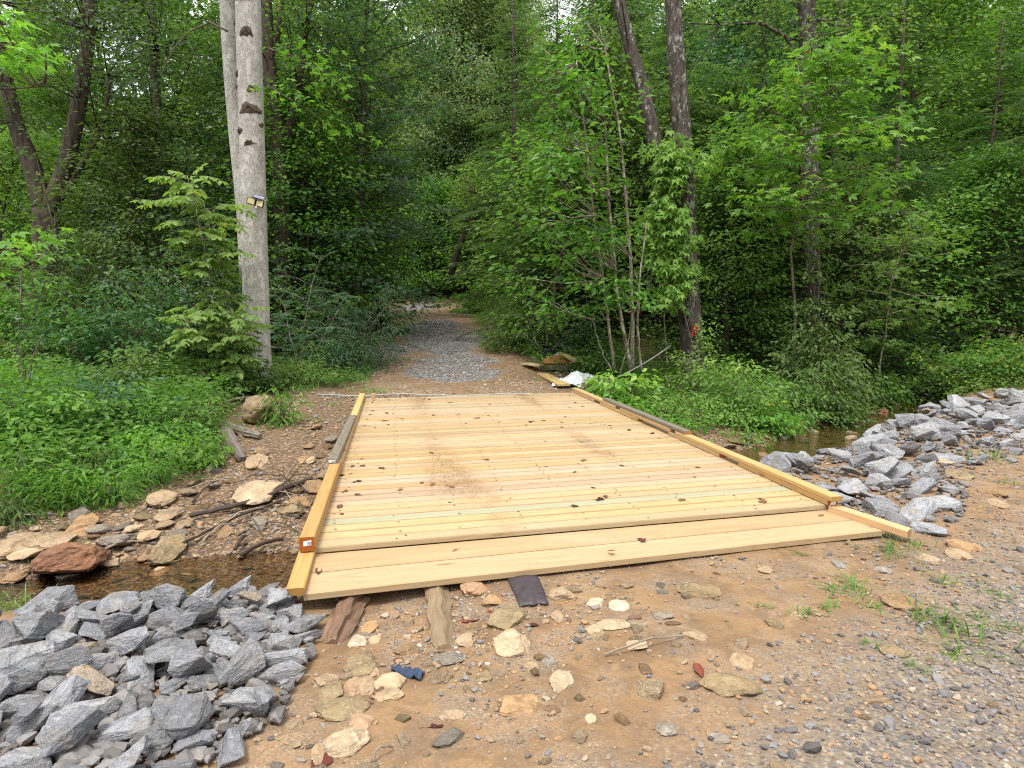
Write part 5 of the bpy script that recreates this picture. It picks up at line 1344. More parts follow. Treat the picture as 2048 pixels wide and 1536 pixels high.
for i, (px, py, wv_, hv_) in enumerate([(502, 72, 22, 20), (507, 222, 36, 20), (487, 266, 15, 14), (507, 291, 20, 10), (478, 153, 13, 12), (511, 185, 14, 12), (477, 178, 8, 8), (497, 5, 30, 10), (528, 252, 8, 10), (471, 50, 10, 12)]):
    c = at_y(px, py, 11.9) - o1
    ax = np.array([np.interp(c[2], main[:, 2], main[:, k]) for k in range(2)])
    R_ = float(np.interp(c[2], [-.4, .15, .6, 2, 4, 7, 12], [.36, .285, .238, .226, .218, .21, .15]))
    m = MB(); V = []; na, nb_ = 14, 5; rr_ = np.random.default_rng(i)
    jit = 1 + .22 * rr_.normal(size=na)
    for j in range(nb_ + 1):
        for k in range(na):
            a = 2 * math.pi * k / na; q = j / nb_ * jit[k]
            du_ = math.cos(a) * q * wv_ / 2 * 11.9 / F; dz_ = math.sin(a) * q * hv_ / 2 * 11.9 / F - (.35 * hv_ * 11.9 / F * (abs(math.cos(a)) ** 2) * q * (wv_ > 20))
            th_ = math.asin(max(-.97, min(.97, (c[0] - ax[0] + du_) / R_)))
            rl = R_ + .004 + .016 * (1 - (j / nb_) ** 2) * (1 + .5 * rr_.normal()) - .012 * (j == 0)
            V.append((ax[0] + rl * math.sin(th_), ax[1] - rl * math.cos(th_), c[2] + dz_))
    Q = [(j * na + k, j * na + (k + 1) % na, (j + 1) * na + (k + 1) % na, (j + 1) * na + k) for j in range(nb_) for k in range(na)]
    m.add(V, [np.array(Q)]); m.build('bark_scar', M['scar'], t1, False)
rg = np.random.default_rng(6); cm = MB(); tm = MB(); C = []
for i in range(26):
    zz = rg.uniform(7.6, 12.5); b = np.array([np.interp(zz, main[:, 2], main[:, k]) for k in range(2)] + [zz]); az = i * 2.4; L = rg.uniform(1.0, 2.6)
    pts = b + np.array([math.cos(az), math.sin(az), .45]) * (L * np.linspace(0, 1, 5))[:, None]; tube(tm, pts, np.linspace(.05, .012, 5), 5, .3, False)
    for s_ in (.5, .7, .85, 1): C.append(b + np.array([math.cos(az), math.sin(az), .45]) * L * s_ + rg.normal(size=3) * .2)
for (pp, rb) in (([(455, 62), (420, 45), (380, 62), (345, 100), (322, 150)], .022), ([(530, 95), (580, 110), (640, 140), (700, 165)], .016), ([(535, 170), (590, 205), (640, 235)], .012)):
    lm_ = MB(); tube(lm_, local(pp, 11.75, o1), np.linspace(rb, .005, len(pp)), 6, .3, False); lm_.build('limb', M['bark_mid'], t1, True)
    for q in local(pp, 11.6, o1)[1:]:
        if pp[0][0] > 500: C += [q + rg.normal(size=3) * (.16, .12, .08) for _ in range(2)]
tm.build('crown_limbs', M['bark_mid'], t1, True)
cloud(rg, np.array(C), 16, .22, .12, .15, 'maple', cm, droop=.3); cm.build('crown', M['leaf_light'], t1)
# solar lamp on the trunk
lm = at_y(521, 408, 11.9); lz = lm[2]; ax = o1[:2] + np.array([np.interp(lz - o1[2], main[:, 2], main[:, k]) for k in range(2)])
LAMP = thing('solar_lamp', 'small solar security lamp with two yellow light panels on the pale trunk', 'lamp', (ax[0] + .14, ax[1] - .245, lz)); LAMP.rotation_euler = (0, math.radians(14), math.radians(14))
M['lamp_black'] = flat_mat('lamp_black', (.02, .02, .022), .45, .4)
M['lamp_led'] = flat_mat('lamp_led_panel', (.62, .56, .28), .35, .4, .12, 200)
M['lamp_solar'] = flat_mat('lamp_solar_cell', (.22, .23, .30), .25, .5, .15, 60)
M['lamp_white'] = flat_mat('lamp_sensor', (.75, .75, .72), .4)
def boxm(name, c, s, mat, parent, rot=None):
    m = MB(); c = np.array(c); s = np.array(s) / 2; b = min(s) * .35; V = []
    for z in (-1, 1):
        for (sx, sy) in ((-1, -1), (1, -1), (1, 1), (-1, 1)): V.append((sx * (s[0] - b), sy * s[1], z * s[2])); V.append((sx * s[0], sy * (s[1] - b), z * s[2])) if (sx * sy > 0) == (False) else V.insert(-1, (sx * s[0], sy * (s[1] - b), z * s[2]))
    V = np.array(V); k = 8
    if rot is not None: V = V @ np.array(Matrix.Rotation(rot[0], 3, rot[1])).T
    Q = [(j, (j + 1) % k, k + (j + 1) % k, k + j) for j in range(k)]
    m.add(V + c, [np.array(Q), np.array([list(range(k))[::-1], list(range(k, 2 * k))])]); return m.build(name, M[mat], parent)
boxm('bracket', (.0, .03, .0), (.06, .10, .08), 'lamp_black', LAMP)
for sx in (-1, 1):
    h_ = boxm('lamp_head', (sx * .072, -.035 + .01 * sx, -.02), (.135, .035, .115), 'lamp_black', LAMP, (sx * -.28, 'Z'))
    boxm('light_panel', (sx * .072 - .003 * sx, -.055 + .01 * sx, -.02), (.112, .008, .092), 'lamp_led', h_, (sx * -.28, 'Z'))
s_ = boxm('solar_panel', (.035, -.04, .075), (.19, .10, .012), 'lamp_black', LAMP, (math.radians(38), 'X'))
boxm('solar_cell', (.035, -.044, .083), (.175, .085, .006), 'lamp_solar', s_, (math.radians(38), 'X'))
m = MB(); V_, F_ = ICO[2]; m.add(V_ * .017 + np.array([.03, -.05, -.10]), [F_]); m.build('sensor', M['lamp_white'], LAMP, True)

# forked dark tree at far left
def stem_tree(name, label, Y, stems, barkm, leaf, crownC, per, ls, kind='rhomb', sh=.4, sv=.14, seed=1, cat='tree', k=12, twigs=True):
    a0 = at_y(stems[0][0][0][0], 600, Y); o_ = np.array([a0[0], Y, hz(a0[0], Y)])
    t = thing(name, label, cat, o_); tm = MB(); rg = np.random.default_rng(seed)
    for (pp, r0, r1) in stems:
        P = local(pp, Y, o_); n = 14; P = np.column_stack([np.interp(np.linspace(0, 1, n), np.linspace(0, 1, len(P)), P[:, i]) for i in range(3)])
        P += np.cumsum(rg.normal(size=P.shape) * .012, 0); tube(tm, P, np.linspace(r0, r1, n), k, rg.random(), True, .04, rg)
    C = np.array([at_y(px, py, Y + dy) - o_ for (px, py, dy) in crownC]) if len(crownC) else np.zeros((0, 3))
    if twigs:
        allp = np.concatenate([local(pp, Y, o_) for pp, _, _ in stems])
        for c in C[::2]:
            b = allp[np.argmin(((allp - c) ** 2).sum(1) + 5 * np.maximum(0, allp[:, 2] - c[2]))]
            tube(tm, [b, (b + c) / 2 + (0, 0, -.1), c], [.02, .012, .005], 4, rg.random(), False)
    tm.build('trunk', M[barkm], t, True)
    if len(C):
        cm = MB(); cloud(rg, C, per, sh, sv, ls, kind, cm, np.array([0, 0, 2.])); cm.build('crown', M[leaf], t)
    return t
rg = np.random.default_rng(12)
def blob(n, px, py, sx, sy, sd=1.0): return [(px + rg.normal() * sx, py + rg.normal() * sy, rg.normal() * sd) for _ in range(n)]
stem_tree('forked_tree', 'dark forked tree with three rising stems in the far left wood', 16, [([(90, 640), (90, 520), (92, 420)], .34, .26), ([(88, 430), (60, 320), (30, 240), (8, 150), (-15, 0)], .22, .12), ([(98, 430), (135, 320), (158, 200), (175, 60), (188, -120)], .20, .12), ([(105, 425), (150, 340), (195, 260), (215, 150)], .09, .04)], 'bark_dark', 'leaf_dark', blob(150, 130, -60, 170, 130, 1.6) + blob(50, 60, 130, 130, 70, 1.2), 40, .13, seed=3)
stem_tree('dark_tree', 'dark slender tree standing behind the big pale trunk', 16.5, [([(568, 720), (566, 440), (556, 280), (538, 130), (528, -40)], .24, .13), ([(572, 280), (598, 180), (612, 60), (630, -60)], .11, .06), ([(540, 160), (560, 60), (575, -30)], .07, .04)], 'bark_dark', 'leaf_mid', blob(120, 600, -90, 110, 120, 1.5) + blob(24, 640, 130, 50, 60), 36, .12, seed=4)
stem_tree('dark_tree', 'thin dark tree half hidden left of the compound-leaved sapling', 18.5, [([(325, 640), (322, 450), (316, 290), (310, 100), (300, -60)], .20, .10)], 'bark_dark', 'leaf_dark', blob(120, 310, 90, 80, 110, 1.4), 40, .11, seed=5)
# vine tree: two lichen-speckled stems
vt = stem_tree('lichen_tree', 'tree of two lichen-speckled stems, one leaning left, wrapped in creeper', TREE_V[1], [([(1392, 770), (1388, 730), (1380, 640), (1374, 540), (1372, 420), (1364, 250), (1355, 100), (1347, -20), (1335, -250), (1330, -500)], .29, .13), ([(1376, 640), (1362, 520), (1336, 410), (1311, 295), (1287, 205), (1257, 95), (1235, 0), (1200, -140), (1170, -300)], .18, .11)], 'bark_lichen', 'leaf_mid', blob(36, 1320, -330, 180, 90, 1.6), 30, .13, seed=6, k=16)
stem_tree('lichen_tree', 'straight lichen-covered trunk rising behind the vine-covered mound at right', 17.2, [([(1624, 700), (1622, 560), (1620, 400), (1619, 200), (1617, 0), (1614, -250)], .27, .19), ([(1617, 200), (1580, 80), (1520, 45), (1440, 50)], .06, .02), ([(1617, 40), (1560, -20), (1480, -10)], .06, .03)], 'bark_lichen', 'leaf_mid', blob(40, 1610, -200, 190, 90, 1.6) + blob(36, 1470, 20, 90, 50, .8) + blob(30, 1760, 60, 80, 60, .8), 30, .13, seed=7, k=16)
# creeper on the vine tree
ov = np.array([TREE_V[0], TREE_V[1], hz(*TREE_V)])
cv_ = thing('creeper', 'bright green five-leaflet creeper climbing the lichen-speckled leaning tree', 'creeper', ov); tm = MB(); cm = MB()
rg = np.random.default_rng(9)
YV = TREE_V[1] - .34
for pp in ([(1335, 1000 - 270), (1328, 640), (1338, 560), (1345, 470), (1330, 400), (1325, 300)], [(1395, 725), (1372, 640), (1350, 560), (1352, 420)], [(1300, 600), (1305, 520), (1330, 420), (1350, 330)], [(1400, 745), (1395, 690), (1380, 600), (1368, 480)]):
    tube(tm, local(pp, YV, ov), np.linspace(.014, .007, len(pp)), 5, .2, False)
C = np.array([at_y(a, b, YV - .1 + dy * .15) - ov for a, b, dy in blob(38, 1352, 318, 25, 20) + blob(34, 1338, 420, 16, 42) + blob(40, 1345, 520, 19, 40) + blob(12, 1350, 585, 10, 16) + blob(9, 1305, 470, 12, 40)])
cloud(rg, C, 8, .13, .10, .165, 'five', cm, np.array([.2, 1.5, 2]), .5, .75)
C = np.array([at_y(a, b, YV - .1) - ov for a, b, dy in blob(16, 1408, 668, 9, 28)]); cloud(rg, C, 16, .08, .08, .075, 'ovate', cm, None, .6, .5)
tm.build('vine', M['bark_thin'], cv_, True); cm.build('leaves', M['leaf_vine'], cv_)
M['redtape'] = flat_mat('red_ribbon', (.45, .06, .045), .6)
tp = at_y(1389, 660, TREE_V[1] - .28); m = MB(); V = []
for i in range(9):
    for j in range(5):
        V.append((tp[0] + (j / 4 - .5) * (.16 - .06 * i / 8) + .02 * math.sin(i * 1.7), tp[1] - .04 * math.sin(j * 1.6 + i), tp[2] + .12 - .26 * i / 8 + .015 * math.sin(j * 2.2)))
V = np.array(V); Q = np.array([(i * 5 + j, (i + 1) * 5 + j, (i + 1) * 5 + j + 1, i * 5 + j + 1) for i in range(8) for j in range(4)])
m.add(np.concatenate([V, V + (0, .006, 0)]), [Q, Q[:, ::-1] + len(V)]); tag(m.build('red_ribbon', M['redtape'], None), 'red plastic ribbon tied to the vine-covered tree near its foot', 'ribbon')
# thin mottled stems with broad leaves, right of the track
stem_tree('broadleaf_clump', 'clump of thin mottled stems with broad green leaves right of the track', 13.3, [([(1262, 745), (1245, 640), (1232, 540), (1222, 400), (1215, 250)], .040, .02), ([(1232, 745), (1222, 640), (1212, 560), (1195, 430), (1175, 300), (1150, 130)], .035, .015), ([(1268, 745), (1268, 620), (1266, 520), (1258, 400), (1246, 280), (1215, 100)], .042, .016), ([(1282, 745), (1276, 650), (1280, 560), (1292, 440)], .028, .014), ([(1226, 745), (1205, 690), (1190, 640)], .014, .008), ([(1240, 750), (1255, 690), (1262, 640)], .014, .008)], 'bark_thin', 'leaf_mid',
          blob(58, 1140, 500, 58, 75, .6) + blob(60, 1135, 270, 55, 90, .7) + blob(20, 1245, 575, 26, 28, .4) + blob(28, 1160, 120, 50, 60, .6) + blob(9, 1245, 440, 20, 45, .4), 12, .16, 'ovate', .19, .07, seed=51)
# maples with light foliage in front of the right-hand trunks
xm = at_y(1590, 700, 14.2)[0]
plant('maple', 'light green maple spreading between the two lichen-covered trunks', 'tree', xm, 14.2, tree_mesh(52, H=7.2, r0=.045, base=.52, R=1.9, nb=50, per=13, ls=.20, kind='maple', sh=.26, sv=.08, up=(.05, .7), droop=.25, low=.75), 'leaf_light', 'bark_mid')
xm = at_y(1760, 700, 15.6)[0]
plant('maple_sapling', 'low maple sapling with light sprays above the creek at right', 'tree', xm, 15.6, tree_mesh(53, H=4.2, r0=.035, base=.30, R=2.0, nb=22, per=12, ls=.18, kind='maple', sh=.24, sv=.06, up=(.0, .5), droop=.2), 'leaf_light', 'bark_thin')
# compound-leaved sapling before the pale trunk
oc_ = np.array([at_y(435, 760, 10.9)[0], 10.9, 0]); oc_[2] = hz(oc_[0], oc_[1])
stems = [local([(446, 765), (432, 640), (412, 520), (392, 420), (374, 350)], 10.7, oc_), local([(440, 765), (452, 600), (440, 500), (418, 450), (408, 410)], 10.9, oc_), local([(450, 765), (462, 690), (470, 640)], 10.6, oc_), local([(436, 765), (395, 690), (372, 640)], 10.6, oc_)]
for s_ in stems: s_[0, 2] = -.05
plant('compound_leaf_sapling', 'tall sapling with feather-shaped bright leaves growing against the pale trunk', 'tree', oc_[0], oc_[1], compound_sapling(61, stems, 44, .42, 5, .145, .7, hang=.45), 'leaf_light', 'bark_thin')
# fine-leaved mimosa right of the track and a frond shrub right of the pale trunk
oc_ = np.array([at_y(1090, 690, 15.8)[0], 15.8, 0]); oc_[2] = hz(oc_[0], oc_[1])
stems = [np.array([(0, 0, 0), (.05, 0, .6), (.0, 0, 1.2), (.05, 0, 1.75)]), np.array([(0, 0, 0), (-.25, 0, .5), (-.4, 0, 1.0)]), np.array([(0, 0, 0), (.3, -.1, .4), (.5, -.1, .7)])]
plant('mimosa', 'feathery dark mimosa sapling at the right side of the track', 'tree', oc_[0], oc_[1], compound_sapling(62, stems, 14, .62, 15, .07, kind='lance'), 'leaf_blue', 'bark_thin')
oc_ = np.array([at_y(600, 700, 13.8)[0], 13.8, 0]); oc_[2] = hz(oc_[0], oc_[1])
stems = [np.array([(0, 0, 0), (.1, 0, 1.0), (.3, 0, 1.9), (.55, -.1, 2.5)]), np.array([(0, 0, 0), (-.2, 0, .8), (-.3, 0, 1.5)]), np.array([(.1, 0, 0), (.6, -.1, .9), (1.0, -.1, 1.6)])]
plant('frond_shrub', 'shrub with long feathery fronds just right of the pale trunk', 'shrub', oc_[0], oc_[1], compound_sapling(63, stems, 18, .6, 11, .10, kind='lance'), 'leaf_blue', 'bark_thin')

# ------------------------------------------------------------------ shrubs
def bush(label, px, Y, w_, d_, h_, leaf, seed, ls=.085, nc=80, per=26, kind='ovate', name='shrub', cat='shrub', sh=.14, sv=.06, dz=0.0, **kw):
    x = at_y(px, 625, Y)[0]
    return plant(name, label, cat, x, Y, shrub_mesh(seed, w_, d_, h_, nc, per, ls, kind, sh, sv, **kw), leaf, 'bark_mid', parts=('stems', 'foliage'), dz=dz)
bush('vine-smothered mound of shrub over the creek, right of centre', 1640, 13.7, 1.25, .9, 2.5, 'leaf_mid', 1, .10, 230, 22, droop=.6)
bush('lower leafy skirt of shrub hanging to the creek beside the mound', 1650, 12.6, 1.0, .6, 1.0, 'leaf_mid', 2, .085, 90, 26, droop=.5)
bush('rounded light green bush behind the right curb with a few yellow leaves', 1495, 11.6, .80, .7, 1.05, 'leaf_fleck', 3, .085, 130, 26)
bush('fresh green bush at the foot of the creeper-wrapped tree', 1415, 12.9, .75, .6, .85, 'leaf_light', 4, .075, 90, 26)
bush('lime green broad-leaved shrub beside the rope', 1245, 11.9, .50, .45, .78, 'leaf_lime', 5, .16, 42, 9, 'ovate', sh=.12, sv=.08)
bush('small shrub at the water just beyond the right curb', 1535, 11.15, .5, .35, .5, 'leaf_light', 43, .08, 46, 20, droop=.5)
bush('leafy shrub hanging over the creek between bridge and mound', 1585, 12.25, .75, .45, .75, 'leaf_mid', 41, .085, 80, 24, droop=.5)
bush('low dark shrub over the creek right of the mound', 1745, 14.6, .9, .5, .95, 'leaf_mid', 42, .09, 90, 24, droop=.5)
bush('yellow-flecked bush at the right edge behind the rock heap', 1985, 14.6, 1.15, 1.0, 1.3, 'leaf_yellow', 6, .10, 190, 24)
bush('pale green bush beside the yellow-flecked one over the creek', 1895, 15.8, .9, .8, 1.0, 'leaf_pale', 7, .085, 100, 24)
bush('leafy bank shrub behind the creek bend at right', 1790, 16.6, 1.6, .8, 1.2, 'leaf_mid', 8, .095, 170, 24)
bush('second bank shrub farther along the creek at right', 1900, 19.0, 1.8, 1.0, 1.9, 'leaf_mid', 9, .10, 170, 24)
bush('dense jewelweed at left edge with small orange flowers', 70, 7.6, .85, .7, .92, 'leaf_fleck', 10, .085, 150, 24, name='jewelweed', cat='weed')
bush('bluish green weed behind the jewelweed', 150, 8.6, .7, .6, .75, 'leaf_blue', 11, .085, 90, 24, name='weed', cat='weed')
bush('dark spreading shrub with layered leaves in the left wood edge', 215, 11.8, 1.5, 1.0, 2.1, 'leaf_dark', 12, .10, 190, 22, sv=.05)
bush('dark shrub at the far left edge under the forked tree', 40, 12.2, 1.5, 1.0, 2.6, 'leaf_mid', 13, .11, 190, 22)
bush('tall thicket shrub behind the layered dark one at left', 150, 14.5, 2.0, 1.0, 3.6, 'leaf_dark', 14, .11, 240, 24)
bush('dark undergrowth shrub left of the compound-leaved sapling', 320, 13.2, 1.3, 1.0, 2.3, 'leaf_dark', 15, .10, 180, 24)
bush('dark narrow-leaved shrub between sapling and pale trunk', 440, 14.8, 1.4, 1.0, 2.8, 'leaf_dark', 16, .10, 180, 24)
bush('rounded bluish shrub at the left side of the track', 700, 14.6, 1.15, .9, 2.1, 'leaf_blue', 17, .115, 200, 20, 'lance', sv=.05, droop=.5)
bush('lower green shrub in front of the bluish one left of the track', 660, 13.6, .85, .7, 1.05, 'leaf_blue', 18, .10, 100, 22, 'lance')
bush('green herb clump just right of the pale trunk foot', 590, 12.4, .7, .6, .75, 'leaf_light', 19, .075, 90, 22, 'lance', name='weed', cat='weed')
bush('leafy weeds around the foot of the pale trunk', 500, 11.3, .55, .45, .65, 'leaf_mid', 20, .12, 46, 14, name='weed', cat='weed')
bush('shrub overhanging the track where it bends left', 725, 19.0, 1.2, 1.0, 2.0, 'leaf_dark', 21, .10, 150, 24)
bush('light green leafy bank plant right of the track bend', 995, 22, 1.0, 1.2, 1.15, 'leaf_light', 22, .09, 130, 24, 'lance')
bush('grassy green plant on the right verge of the track', 1030, 18.6, 1.2, 1.2, .85, 'leaf_light', 23, .09, 150, 24, 'lance')
bush('low dark plant on the right verge nearest the lumber', 1050, 16.6, .9, .8, .6, 'leaf_mid', 24, .10, 90, 22)
bush('dark bush on the slope behind the track bend', 850, 37, 2.4, 1.5, 2.0, 'leaf_mid', 25, .14, 160, 26)
bush('bright bush on the slope right of the track bend', 980, 29, 1.8, 1.5, 1.9, 'leaf_light', 26, .13, 150, 24)
bush('dark bush beside the mimosa right of the track', 1170, 15.9, .8, .8, 1.0, 'leaf_dark', 27, .10, 90, 22)
bush('small dark bush under the broad-leaved clump', 1200, 14.6, .6, .5, .7, 'leaf_mid', 28, .11, 60, 18)
bush('herb with long leaves on the gravel beside the mossy boulder', 555, 8.9, .22, .22, .50, 'leaf_light', 29, .11, 34, 12, 'lance', name='weed', cat='weed', sh=.07, sv=.07, droop=.6)
bush('tall weed with fine seed heads at the left edge', 40, 8.9, .30, .30, 1.75, 'leaf_mid', 30, .06, 50, 18, 'lance', name='weed', cat='weed', sv=.12)
bush('bright grassy weed clump on the creek bank beyond the right curb', 1370, 11.2, .55, .5, .55, 'leaf_light', 31, .07, 60, 22)
bush('small leafy sprout in the gap between the rock heap and the bridge', 1500, 10.3, .3, .3, .35, 'leaf_light', 32, .07, 20, 14)
bush('low fern-like weed between bank grass and gravel at left', 395, 8.4, .5, .4, .55, 'leaf_light', 33, .075, 60, 22, 'lance', name='weed', cat='weed')
bush('dark low shrub at the far bank below the left thicket', 280, 10.3, .9, .6, .8, 'leaf_mid', 34, .085, 100, 24)

for i, (px, py, w_, h_, lf, kd, ls_, lb_) in enumerate([(60, 985, .32, .42, 'leaf_light', 'lance', .11, 'lance-leaved weed on the bank above the tan slabs'), (190, 960, .28, .36, 'leaf_mid', 'lance', .10, 'darker lance-leaved weed in the bright bank grass'), (265, 930, .30, .40, 'leaf_light', 'ovate', .09, 'round-leaved weed in the middle of the left bank'), (130, 1010, .22, .3, 'leaf_lime', 'lance', .10, 'lime weed leaning over the stream stones'), (330, 900, .3, .42, 'leaf_mid', 'ovate', .09, 'leafy weed right of the round-leaved one on the bank'), (230, 1000, .22, .28, 'leaf_light', 'lance', .10, 'low weed at the lower edge of the bank grass'), (300, 960, .25, .3, 'leaf_light', 'lance', .09, 'bright weed spilling down to the tan block'), (20, 1040, .25, .35, 'leaf_mid', 'lance', .10, 'weed at the left edge over the tan slab'), (400, 930, .22, .26, 'leaf_lime', 'ovate', .08, 'small lime weed at the gravel edge of the bank'), (255, 860, .35, .5, 'leaf_mid', 'lance', .10, 'tall weed behind the bank grass'), (420, 830, .3, .4, 'leaf_light', 'lance', .10, 'weed beside the branch at the pale tree'), (350, 850, .3, .35, 'leaf_blue', 'ovate', .09, 'bluish weed in the shade at the back of the bank')]):
    g = ground(px, py); m_ = shrub_mesh(900 + i, w_, w_ * .8, h_, 34, 20, ls_, kd, .09, .06, 8, .3, .45, .5)
    plant('weed', lb_, 'weed', g[0], g[1], m_, lf, 'bark_thin', parts=('stems', 'foliage'))
# ------------------------------------------------------------------ hemlocks
HM = [hemlock_mesh(71, 11.5, .13, 3.0, 135, .05), hemlock_mesh(72, 9.5, .10, 2.6, 120, .05)]
HM = [(a.mesh('hemlock_trunk', [M['bark_mid']], True), b.mesh('hemlock_crown', [M['needle']], False)) for a, b in HM]
HS = []
for (px, Y, k, s_, lb_) in [(1775, 18.6, 0, 1.0, 'feathery hemlock with drooping sprays over the creek at right'), (1950, 19.5, 1, 1.1, 'fine-needled hemlock at the right edge of the wood'), (1500, 18.2, 1, 1.0, 'dark hemlock behind the creeper-wrapped tree'), (1105, 18.0, 1, 1.0, 'dark hemlock behind the broad-leaved clump'), (1030, 26.0, 0, 1.15, 'tall hemlock at the right side of the track bend'), (1330, 20.5, 0, 1.1, 'dense hemlock deep in the wood right of the vine tree'), (2080, 17.5, 0, .9, 'hemlock whose boughs enter at the right picture edge'), (1180, 22.5, 0, 1.0, 'hemlock farther back behind the dark one at centre'), (620, 22.5, 1, 1.2, 'hemlock-like evergreen behind the slender dark tree'), (1650, 22, 0, 1.2, 'hemlock behind the straight lichen-covered trunk')]:
    x = at_y(px, 625, Y)[0]
    t = thing('hemlock', lb_, 'tree', (x, Y, hz(x, Y)), px * .7, 'hemlocks in the wood', s_); obj('trunk', HM[k][0], None, t); obj('crown', HM[k][1], None, t); HS.append((x, Y))

# ------------------------------------------------------------------ layered maple left of the track and the pale tall tree beyond
def bigtree(label, px, Y, geo, leaf, barkm='bark_dark', name='forest_tree'):
    x = at_y(px, 625, Y)[0]; HS.append((x, Y)); return plant(name, label, 'tree', x, Y, geo, leaf, barkm)
bigtree('layered leafy maple left of the track, dark below and bright above', 715, 17.6, tree_mesh(81, H=12.5, r0=.11, base=.10, R=2.7, nb=105, per=30, ls=.13, kind='maple', sh=.34, sv=.06, up=(.0, .8), droop=.25, low=.8), 'leaf_blue')
bigtree('bright leafy tree rising behind the layered maple', 660, 23, tree_mesh(82, H=16, r0=.14, base=.15, R=3.6, nb=95, per=40, ls=.15, sh=.40, sv=.10, low=.7), 'leaf_mid')
bigtree('tall pale willow-like tree far behind the track bend', 935, 40, tree_mesh(83, H=23, r0=.26, base=.06, R=5.4, nb=150, per=95, ls=.19, kind='rhomb', sh=.65, sv=.35, droop=.6, low=.8), 'leaf_pale', name='willow_tree')
bigtree('second pale tree right behind the tall willow-like one', 1030, 45, tree_mesh(84, H=21, r0=.26, base=.05, R=5.4, nb=140, per=90, ls=.20, kind='rhomb', sh=.65, sv=.3, droop=.5, low=.8), 'leaf_pale', name='willow_tree')

# ------------------------------------------------------------------ the rest of the wood, tree by tree
KIND = []
for i, (H, R, base, nb, per, ls, kd, lf, low) in enumerate([(17, 3.8, .12, 105, 42, .19, 'rhomb', 'leaf_mid', .7), (15, 3.4, .08, 105, 42, .18, 'rhomb', 'leaf_dark', .8), (19, 4.2, .15, 110, 42, .20, 'rhomb', 'leaf_mid', .7), (13, 3.3, .06, 100, 40, .17, 'rhomb', 'leaf_blue', .9),
                                                        (16, 3.8, .10, 105, 40, .20, 'maple', 'leaf_light', .8), (8, 2.5, .05, 80, 36, .15, 'rhomb', 'leaf_dark', .9), (7, 2.3, .04, 74, 34, .15, 'ovate', 'leaf_mid', .9), (5, 1.9, .04, 56, 30, .14, 'ovate', 'leaf_light', .9)]):
    tm, cm = tree_mesh(200 + i, H=H, r0=.008 * H + .03, base=base, R=R, nb=nb, per=per, ls=ls, kind=kd, sh=.38, sv=.12, low=low)
    KIND.append((tm.mesh('forest_trunk', [M['bark_mid' if i % 2 else 'bark_dark']], True), cm.mesh('forest_crown', [M[lf]], False)))
rng = np.random.default_rng(404)
placed = list(HS) + [(o1[0], 11.9), (TREE_V[0], TREE_V[1])]
def sep_ok(x, y, d): return all((x - a) ** 2 + (y - b) ** 2 > d * d for a, b in placed)
BACK = [(810, 39, 7, 1.6, 'leafy tree left of centre on the slope beyond the track bend'), (865, 36, 7, 1.2, 'small light tree on the slope beyond the track bend'), (905, 42, 7, 1.8, 'rounded green tree on the slope below the pale willow'), (965, 35, 7, 1.3, 'light small tree right of the leaning dark one'), (1000, 39, 7, 1.6, 'light small tree on the slope right of the willow'), (1050, 34, 6, 1.2, 'green small tree behind the hemlock at the track bend'), (840, 47, 4, .9, 'taller light green tree far behind the track bend'), (930, 50, 0, .9, 'broad green tree farthest behind the track bend'), (1020, 52, 1, 1.0, 'dark broad tree farthest right behind the track bend'), (880, 54, 3, 1.0, 'bluish tree at the back of the view over the track')]
for (px, Y, k, s_, lb_) in BACK:
    x = at_y(px, 625, Y)[0]; t = thing('forest_tree', lb_, 'tree', (x, Y, hz(x, Y) - .05), px * .37, 'trees of the wood', s_); obj('trunk', KIND[k][0], None, t); obj('crown', KIND[k][1], None, t); placed.append((x, Y))
for (px, Y, k, s_, lb_) in [(1455, 16.8, 6, .8, 'leafy sapling in the dark gap between the two lichen trunks'), (1530, 17.6, 7, .9, 'light sapling just left of the straight lichen trunk'), (1700, 17.4, 6, .8, 'leafy sapling right of the straight lichen trunk'), (1410, 18.6, 7, 1.0, 'light sapling behind the creeper-wrapped tree'), (270, 16.2, 6, .8, 'leafy sapling behind the layered dark shrub at left'), (20, 17.5, 7, 1.0, 'light sapling left of the forked tree'), (620, 17.0, 6, .9, 'leafy sapling between slender dark tree and layered maple'), (1850, 18.2, 7, 1.0, 'light sapling above the creek bend at right'), (1990, 17.8, 6, .9, 'leafy sapling above the yellow-flecked bush')]:
    x = at_y(px, 625, Y)[0]; t = thing('forest_tree', lb_, 'tree', (x, Y, hz(x, Y) - .05), px * .37, 'trees of the wood', s_); obj('trunk', KIND[k][0], None, t); obj('crown', KIND[k][1], None, t); placed.append((x, Y))
KW = ['green broad-leaved tree', 'dark leafy tree', 'tall high-crowned tree', 'bluish leafy tree', 'light green maple-leaved tree', 'dark understorey tree', 'leafy sapling', 'light green sapling']
cnt = 0; ntry = 0
